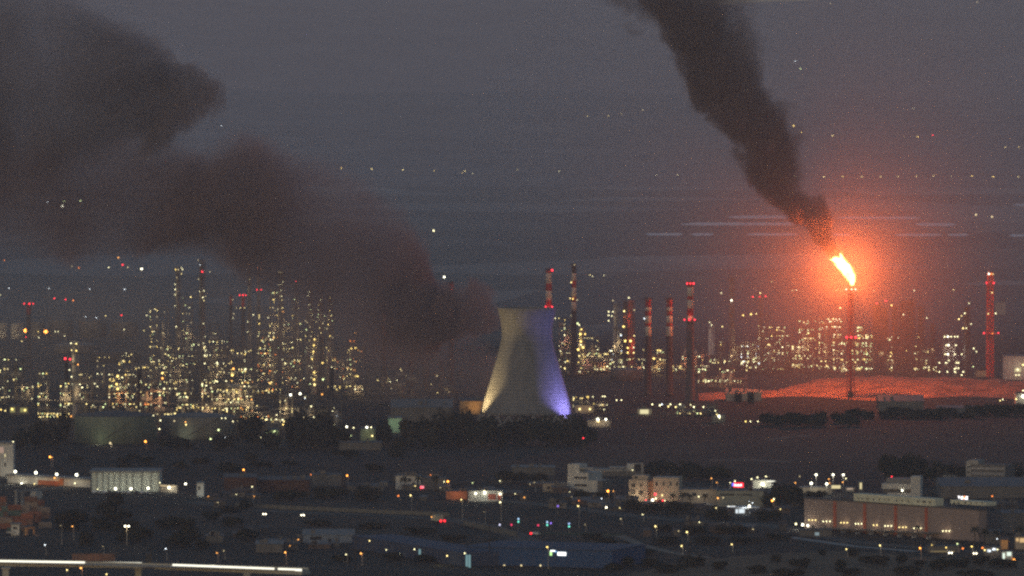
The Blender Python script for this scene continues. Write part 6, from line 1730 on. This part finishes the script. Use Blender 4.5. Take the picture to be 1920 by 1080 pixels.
# high mast lamp by the rail yard
def mast_lamp():
    f = G(238, 1022); k = M(f.y); H = 36 * k
    t = thing('high_mast_lamp', 'tall twin-headed bright lamp with its post fully lit, in the dark yard', 'street lamp', f)
    MB().tube((0, 0, 0), (0, 0, H), .22, .14, 8).build('pole', POLE, t)
    MB().boxb(-1.3, 1.3, -.3, .3, H, H + .3).build('lamp_head', STEEL_DARK, t)
    for s in (-.8, .8): lamp(t, (s, -.4, H - .1), 'flood', .62)
    light('street_light', 'POINT', (0, -1.3, H - .8), 420, (1, .75, .4), .3, t)
mast_lamp()
for px, py, h, r, lab in ((1530, 890, 34, 2.8, 'sports floodlight mast, upper left one of five'), (1562, 890, 34, 2.8, 'sports floodlight mast, upper middle one of five'), (1581, 890, 34, 2.6, 'sports floodlight mast, upper right one of five'), (1521, 906, 22, 3.4, 'sports floodlight mast, brightest and lowest at the left'), (1550, 907, 22, 3.2, 'sports floodlight mast, low one in the middle')):
    f = G(px, py + h); k = M(f.y); H = h * k
    t = thing('floodlight_mast', lab, 'floodlight mast', f, 0, 'floodlight masts of the sports ground')
    MB().tube((0, 0, 0), (0, 0, H), .2, .12, 7).build('pole', POLE, t)
    MB().boxb(-1.0, 1.0, -.25, .1, H - .5, H + .5).build('lamp_head', STEEL_DARK, t)
    lamp(t, (0, -.6, H), 'flood', r * k)
    light('flood_beam', 'POINT', (0, -1.6, H - .3), 500, (1, 1, .85), .4, t)

# traffic lights
for px, py, hpx, cols, lab in ((972, 974, 16, ('cyan', 'teal'), 'blue-green traffic light, leftmost at the junction'), (1026, 980, 16, ('cyan', 'teal'), 'blue-green traffic light in the middle of the junction'), (1067, 983, 18, ('sky', 'teal'), 'brightest blue-green traffic light on the lit post'), (1009, 986, 12, ('tred',), 'red traffic light at the centre of the junction'), (959, 985, 12, ('tred',), 'red traffic light left of the blue-green ones'), (1033, 982, 12, ('tviolet',), 'small violet signal beside the middle traffic light'), (937, 985, 12, ('tpale',), 'pale bluish signal left of the red traffic light'), (1046, 950, 14, ('tviolet',), 'violet signal lamp up the road behind the junction')):
    f = G(px, py + hpx); k = M(f.y); H = hpx * k
    t = thing('traffic_light', lab, 'traffic light', f)
    MB().tube((0, 0, 0), (0, 0, H + .6), .12, n=6).build('pole', POLE, t)
    MB().boxb(-.4, .4, -.2, .3, H - 1.6, H + .9).build('signal_box', STEEL_DARK, t)
    for i, c in enumerate(cols):
        cc = {'cyan': (.45, .7, 1), 'sky': (.4, .6, 1), 'teal': (.2, 1, .75), 'tred': (1, .05, .15), 'tviolet': (.35, .2, 1), 'tpale': (.75, .75, 1)}[c]
        MB().ball((0, -.45, H + .3 - i * 1.3), .42, 8, 6).build('signal', lamp_mat(c + '_signal', cc, 1.7), t, smooth=True)

# =================================================================== VEHICLES
TYRE = surf('tyre_rubber', (.02, .02, .02), .9)
def car_meshes(mat):
    prof = [(-2.1, .35), (-2.15, .75), (-1.5, .95), (-.9, 1.42), (.6, 1.45), (1.25, .98), (2.05, .85), (2.1, .35)]
    mb = MB()
    n = len(prof)
    for y, s in ((-.85, 1), (.85, 1)):
        for x, z in prof: mb.v.append((x, y * (.86 if z > 1.2 else 1), z))
    mb.f = [(i, (i + 1) % n, n + (i + 1) % n, n + i) for i in range(n)] + [tuple(reversed(range(n))), tuple(range(n, 2 * n))]
    body = mb.mesh('body', mat)
    wheel = MB().tube((0, -.11, 0), (0, .11, 0), .33, n=12).mesh('wheel', TYRE)
    glass = MB().boxb(-.95, .75, -.80, -.765, 1.02, 1.34).boxb(-.95, .75, .765, .80, 1.02, 1.34).mesh('window', GLASS)
    return body, wheel, glass
CM_ = {c: car_meshes(surf('car_paint_' + c, v, .35, .05)) for c, v in (('white', (.6, .6, .6)), ('silver', (.35, .36, .37)), ('dark', (.04, .04, .05)), ('red', (.3, .04, .03)))}
HL, TL = lamp_mat('headlight', (1, .9, .65), 7), lamp_mat('tail_lamp', (1, .02, .03), 4)
def car(px, py, rz, colr, label, lights=None, group=None):
    t = thing('car', label, 'car', G(px, py), rz, group)
    bo, wh, gl = CM_[colr]
    link('body', bo, t); link('window', gl, t)
    for x in (-1.35, 1.35):
        for y in (-.8, .8): link('wheel', wh, t, (x, y, .33))
    for y in (-.6, .6):
        MB().ball((2.12, y, .68), .32 if lights == 'head' else .09, 8, 5).build('headlight', HL if lights == 'head' else GLASS, t)
        MB().ball((-2.14, y, .75), .42 if lights == 'tail' else .09, 8, 5).build('tail_lamp', TL if lights == 'tail' else RED_P, t)
    return t
car(568, 968, R(-92), 'silver', 'car with bright headlights on the main road left of the truck', 'head')
car(497, 966, R(-95), 'dark', 'car with pale headlights at the left of the main road', 'head')
car(1004, 1003, R(12), 'white', 'car with a warm glow at the bend below the traffic lights', 'tail')
car(1129, 954, R(-20), 'dark', 'dark car with orange lights on the road right of the office', 'head')
LST = []
for i, px in enumerate((176, 186, 196, 206, 221, 231, 241, 256, 266, 276)):
    LST.append((px, 0, car(px, 925 + i * .12, R(90), ('white', 'silver', 'white', 'dark')[i % 4], 'parked car', None, 'cars parked before the pilastered hall')))
spread_labels(LST, 'parked car before the pilastered hall')
for i, (px, py, c, lab) in enumerate(((1323, 948, 'white', 'white car parked under the palms, left one of two'), (1334, 949, 'silver', 'silver car parked under the palms, right one of two'), (1216, 943, 'white', 'white car parked in the floodlit yard, left'), (1237, 943, 'red', 'red car parked in the floodlit yard, right'), (1780, 1039, 'white', 'white car with headlights by the shop strip', ), (1826, 1040, 'silver', 'silver car with headlights under the palms'))):
    car(px, py, R(-80 if py > 1000 else 5), c, lab, 'head' if py > 1000 else None)
def truck():
    f, g = G(804, 978), G(836, 982)
    t = thing('truck', 'box truck with two red tail lamps braking on the main road', 'truck', f.lerp(g, .5), math.atan2(g.y - f.y, g.x - f.x) + math.pi)
    MB().boxb(-3.6, 2.0, -1.25, 1.25, 1.0, 3.7).build('cargo_box', surf('truck_box', (.42, .40, .30), .6), t)
    MB().boxb(2.15, 4.0, -1.15, 1.15, .7, 2.7).boxb(4.0, 4.3, -1.1, 1.1, .7, 1.6).build('cab', surf('car_paint_silver', (.35, .36, .37)), t)
    MB().boxb(-3.6, 4.0, -.9, .9, .55, .95).build('chassis', STEEL_DARK, t)
    for x in (-2.8, -1.7, 3.1):
        for y in (-1.1, 1.1): MB().tube((x, y - .15, .5), (x, y + .15, .5), .5, n=12).build('wheel', TYRE, t)
    for y in (-.95, .95): MB().ball((-3.66, y + (-1.0 if y < 0 else -.9), 1.0), .55, 8, 5).build('tail_lamp', TL, t)
    lamp(t, (2.2, 1.9, 2.6), 'amber', .5)
truck()
# low dim sheds, houses and depots filling the town
SH = [surf('dim_wall_a', (.10, .095, .09), .85), surf('dim_wall_b', (.15, .14, .13), .85), surf('dim_wall_c', (.12, .085, .07), .85), surf('dim_wall_d', (.07, .07, .075), .85)]
RF = [surf('dim_roof_a', (.07, .07, .073), .8), surf('dim_roof_b', (.13, .13, .135), .8), surf('dim_roof_c', (.09, .065, .055), .8)]
for (xa, xb, ya, yb, n, what, grp) in ((585, 1060, 893, 944, 22, 'dim shed behind the main road wall', 'sheds round the workshop'), (1040, 1180, 930, 962, 9, 'low dim house under the white office', 'houses under the white office'), (1270, 1500, 930, 982, 14, 'low dim shed near the filling station', 'sheds round the filling station'), (1740, 1925, 914, 962, 10, 'low dim shed behind the long warehouse', 'sheds behind the long warehouse'), (385, 480, 930, 962, 6, 'low dim hut above the dark rail yard', 'huts over the rail yard'), (440, 640, 1000, 1048, 9, 'low dim shed near the right viaduct end', 'sheds near the viaduct end'), (1200, 1480, 985, 1016, 7, 'low dim hut on the waste ground', 'huts on the waste ground')):
    LST = []
    for i in range(n):
        px = lerp(xa, xb, (i + rng.uniform(.1, .9)) / n); py = rng.uniform(ya, yb)
        w = rng.uniform(12, 42); h = rng.uniform(5, 12)
        wn_ = [(px - w * .3, px - w * .12, py - h * .75, py - h * .4), (px + w * .08, px + w * .26, py - h * .75, py - h * .4)] if w > 20 else []
        t = hall(px - w / 2, px + w / 2, py - h, py, rng.uniform(7, 14), what, rng.choice(SH), rng.choice(RF), rng.uniform(.3, 1.8), ((px + rng.uniform(-w / 2, w / 2), py - h * rng.uniform(.6, 1.1), rng.choice(('amber', 'warm', 'dim', 'white', 'orange', 'dim')), rng.uniform(1.2, 2.0)),) if rng.random() < .55 else (), wn_)
        t['group'] = grp
        LST.append((px, py, t))
    spread_labels(LST, what, 2 if n > 9 else 1)
# shop strip at the lower right
hall(1740, 1800, 1024, 1036, 8, 'low dark shop strip with small yellow lights right of the warehouse', WALL_D, ROOF_D, .4, ((1805, 1028, 'orange', 3.0), (1842, 1027, 'orange', 3.4)), ((1745, 1790, 1033, 1035),), 60, litwin=lamp_mat('dim_strip', (1, .75, .35), .25))
hall(1846, 1876, 1026, 1042, 8, 'shop front with white and bluish lights under the palms', WALL_D, ROOF_D, .4, ((1863, 1029, 'cool', 2.6), (1870, 1030, 'white', 2), (1856, 1033, 'cool', 2), (1846, 1031, 'warm', 2.6)), ((1851, 1857, 1030, 1035), (1860, 1868, 1028, 1032)), 200, (1, .7, .45), litwin=lamp_mat('white_bay', (.85, .95, 1), 1.1))
hall(1879, 1898, 1034, 1050, 6, 'bright greenish-white lit kiosk at the lower right', WALL_W, ROOF_D, .4, ((1901, 1049, 'hot', 2.8), (1869, 1010, 'cool', 1.6)), ((1880, 1884, 1037, 1048), (1888, 1896, 1035, 1042)), 300, (.9, 1, .85), litwin=lamp_mat('kiosk_glow', (.85, 1, .85), 1.2))
hall(1877, 1890, 1012, 1030, 6, 'small orange-lit gable under the palms', surf('orange_gable', (.5, .30, .14), .85), ROOF_D, 1.2, (), (), 160, (1, .6, .25))
hall(1904, 1936, 1006, 1030, 8, 'warm lit house front cut by the right picture edge', WALL_B, ROOF_D, .8, ((1918, 1040, 'warm', 2.8),), ((1905, 1910, 1009, 1015), (1912, 1930, 1009, 1017)), 60, litwin=lamp_mat('amber_window', (1, .65, .3), .8))
hall(1848, 1876, 996, 1020, 12, 'pale block behind the palms right of the warehouse', WALL_D, ROOF_D, .4)
hall(1880, 1960, 962, 1000, 24, 'dim grey building right of the long warehouse', WALL_D, ROOF_D, .6)

# thin utility posts standing dark against the town
for px, top, bs, lab in ((667, 985, 1076, 'tall thin dark utility post left of the orange lamp'), (918, 975, 1060, 'thin dark utility post over the main road bend'), (1294, 930, 1040, 'tall dark utility post left of the dry slope'), (1064, 862, 884, 'thin post behind the white office')):
    f = G(px, bs); k = M(f.y); H = (bs - top) * k
    t = thing('utility_post', lab, 'utility post', f)
    MB().tube((0, 0, 0), (0, 0, H), .3, .2, 7).build('pole', surf('dark_post', (.035, .033, .035), .9), t)
    MB().boxb(-1.4, 1.4, -.1, .1, H - 1.6, H - 1.35).boxb(-1.0, 1.0, -.1, .1, H - 3.0, H - 2.8).build('crossarm', surf('dark_post', (.035, .033, .035), .9), t)

# =================================================================== LIGHTS OF THE FAR PLAIN AND HILLS
FL = []
def far_lamp(px, py, kind, r, label, group):
    p = far_point(px, py); k = M(p.y)
    H = 9.0
    d = (p - Vector((0, 0, CAMZ)))
    base = p + Vector((0, 0, -H)) if p.z > 5 else G(px, py + H / k)
    t = thing('street_lamp', label, 'street lamp', base, 0, group)
    link('pole', FPOLE, t, (0, 0, 0))
    FL.append((px, py, t)); lamp(t, (0, -.6, H), kind, r * k * (1.9 if kind in ('flood', 'white', 'cool') else 2.7) if p.y > 9000 else r * k * 0.95)
FPOLE = MB().tube((0, 0, 0), (0, 0, 9), .2, .14, 6).tube((0, 0, 9), (0, -.6, 9.1), .1, n=5).mesh('pole', POLE)
ROWS = [
 ('amber lamp in the level row right of the flare smoke', 'lamps in the level row right of the smoke', [(1490, 331), (1545, 332), (1580, 332), (1616, 332), (1651, 332), (1684, 332), (1718, 331), (1750, 331), (1783, 331), (1822, 331), (1862, 332), (1909, 333)], ('yellow', 'warm'), 1.25),
 ('small lamp in the sloping hill row', 'lamps in the sloping row on the far hill', [(1503, 249), (1531, 252), (1561, 255), (1624, 261), (1695, 258), (1721, 257), (1885, 277), (1910, 277)], ('warm', 'yellow'), 1.15),
 ('pale lamp of the village high on the hill', 'lamps of the hill village', [(1457, 113), (1466, 129), (1491, 115), (1527, 141), (1529, 120), (1552, 120), (1554, 130), (1712, 203), (1871, 110), (1557, 8), (1833, 5)], ('cool', 'white', 'dim'), 1.2),
 ('amber lamp in the row between the two smokes', 'lamps in the row between the smokes', [(580, 314), (640, 316), (697, 318), (755, 319), (814, 321), (866, 325), (871, 322), (886, 326), (970, 320), (989, 338), (1048, 321), (1231, 329), (1271, 329)], ('yellow', 'warm', 'white'), 1.2),
 ('faint lamp of the row left of the smoke', 'lamps of the short hill row', [(1101, 219), (1141, 219), (1165, 214), (1205, 207)], ('dim', 'warm'), 1.1),
 ('lamp of the string behind the left works', 'lamps behind the left works', [(17, 545), (92, 545), (168, 546), (234, 547), (0, 558), (161, 601), (181, 603), (198, 599), (275, 598), (233, 626), (270, 628)], ('white', 'warm', 'cool'), 1.15),
 ('lamp of the scatter beyond the right works', 'lamps behind the right works', [(1447, 532), (1486, 549), (1493, 549), (1568, 549), (1638, 550), (1714, 549), (1788, 548), (1106, 519), (1111, 521), (1132, 520), (1048, 604), (1041, 604)], ('warm', 'white'), 1.15),
]
for lab, grp, pts, kinds, r in ROWS:
    FL.clear()
    for px, py in pts: far_lamp(px, py, rng.choice(kinds), r * rng.uniform(.85, 1.2), lab, grp)
    spread_labels(FL, lab)
for px, py, kd, r, lab in ((1488, 237, 'yellow', 1.9, 'bright yellow lamp touching the right side of the flare smoke'), (1749, 255, 'red', 1.6, 'red beacon at the right end of the sloping hill row'), (1501, 130, 'green', 1.7, 'brightest greenish lamp of the hill village'), (117, 387, 'flood', 2.0, 'brightest white lamp seen through the left smoke'), (120, 378, 'green', 1.2, 'greenish lamp just above the brightest one in the left smoke'), (89, 379, 'cool', 1.4, 'white lamp left of the brightest one in the left smoke'), (151, 377, 'green', 1.5, 'greenish lamp right of the brightest one in the left smoke'), (813, 433, 'white', 1.6, 'lone white lamp above the cooling tower at left'), (415, 236, 'cool', 1.0, 'faint lone lamp between the upper smoke and the gap'), (277, 298, 'dim', 1.2, 'faint lone amber lamp in the left smoke'),
    (1830, 403, 'dim', 1.4, 'faint lamp beyond the right end of the ponds'), (1860, 407, 'dim', 1.4, 'second faint lamp beyond the right end of the ponds'), (833, 523, 'flood', 2.2, 'bright white lamp beside the chimney tip in the smoke'), (266, 507, 'flood', 2.2, 'bright white lamp, left one of a touching pair over the left works'), (264, 508, 'white', 1.8, 'white lamp, right one of a touching pair over the left works'), (222, 485, 'amber', 2.0, 'amber lamp highest over the left works'), (230, 499, 'red', 2.0, 'red beacon below the highest amber lamp'), (240, 504, 'dim', 1.8, 'faint lamp right of the red beacon'), (204, 504, 'white', 1.6, 'white lamp left of the red beacon'), (148, 505, 'orange', 2.0, 'orange lamp far left over the works'), (135, 502, 'dim', 1.4, 'faint lamp left of the far orange lamp'), (8, 490, 'orange', 1.6, 'faint reddish lamp at the left edge over the works'),
    (102, 565, 'red', 1.7, 'red beacon left of the glowing red plant'), (123, 567, 'red', 1.7, 'red beacon over the glowing red plant'), (137, 569, 'orange', 2.2, 'soft red beacon at the right of the glowing red plant'), (228, 598, 'red', 1.6, 'red beacon over the far grey tanks')):
    far_lamp(px, py, kd, r, lab, None)
for px, py, kd, lab in ((48, 620, 'hot', 'strong orange lamp beside the dark red chimney'), (86, 622, 'hot', 'strong orange lamp right of the dark red chimney')):
    street_lamp(px, py, 16, kd, 5.0, lab, None, 4000, col=(1, .35, .08))
LST = []
for px, py, kd in ((67, 615, 'green'), (74, 615, 'white'), (80, 614, 'white'), (104, 622, 'white'), (109, 622, 'white'), (113, 616, 'white'), (121, 630, 'white'), (73, 633, 'white'), (41, 640, 'warm'), (11, 615, 'white'), (11, 620, 'white'), (72, 622, 'yellow')):
    LST.append((px, py, street_lamp(px, py, 12, kd, 1.7, 'small pale yard lamp', 'yard lamps by the orange lamps')))
spread_labels(LST, 'yard lamp near the strong orange lamps', 2)
street_lamp(49, 632, 8, 'red', 1.9, 'small red lamp under the left strong orange lamp')
# orange lit frontage far beyond the cooling tower
p = far_point(1000, 526)
t = thing('roadside_hall', 'distant long lit orange frontage above the cooling tower', 'hall', p)
kk = M(p.y)
MB().boxb(-12 * kk, 14 * kk, 0, 12, 0, 5 * kk).build('wall', WALL_D, t)
MB().boxb(-11 * kk, -8 * kk, -.4, -.1, 1.2 * kk, 4 * kk).build('lit_sign', lamp_mat('white_bay', (.85, .95, 1), 1.1), t)
MB().boxb(-7.6 * kk, 8 * kk, -.4, -.1, .6 * kk, 3.4 * kk).build('lit_front', lamp_mat('orange_front', (1, .50, .18), 1.0), t)
MB().boxb(8.2 * kk, 12 * kk, -.4, -.1, .6 * kk, 3.0 * kk).build('lit_front', lamp_mat('dim_front', (1, .55, .3), .35), t)
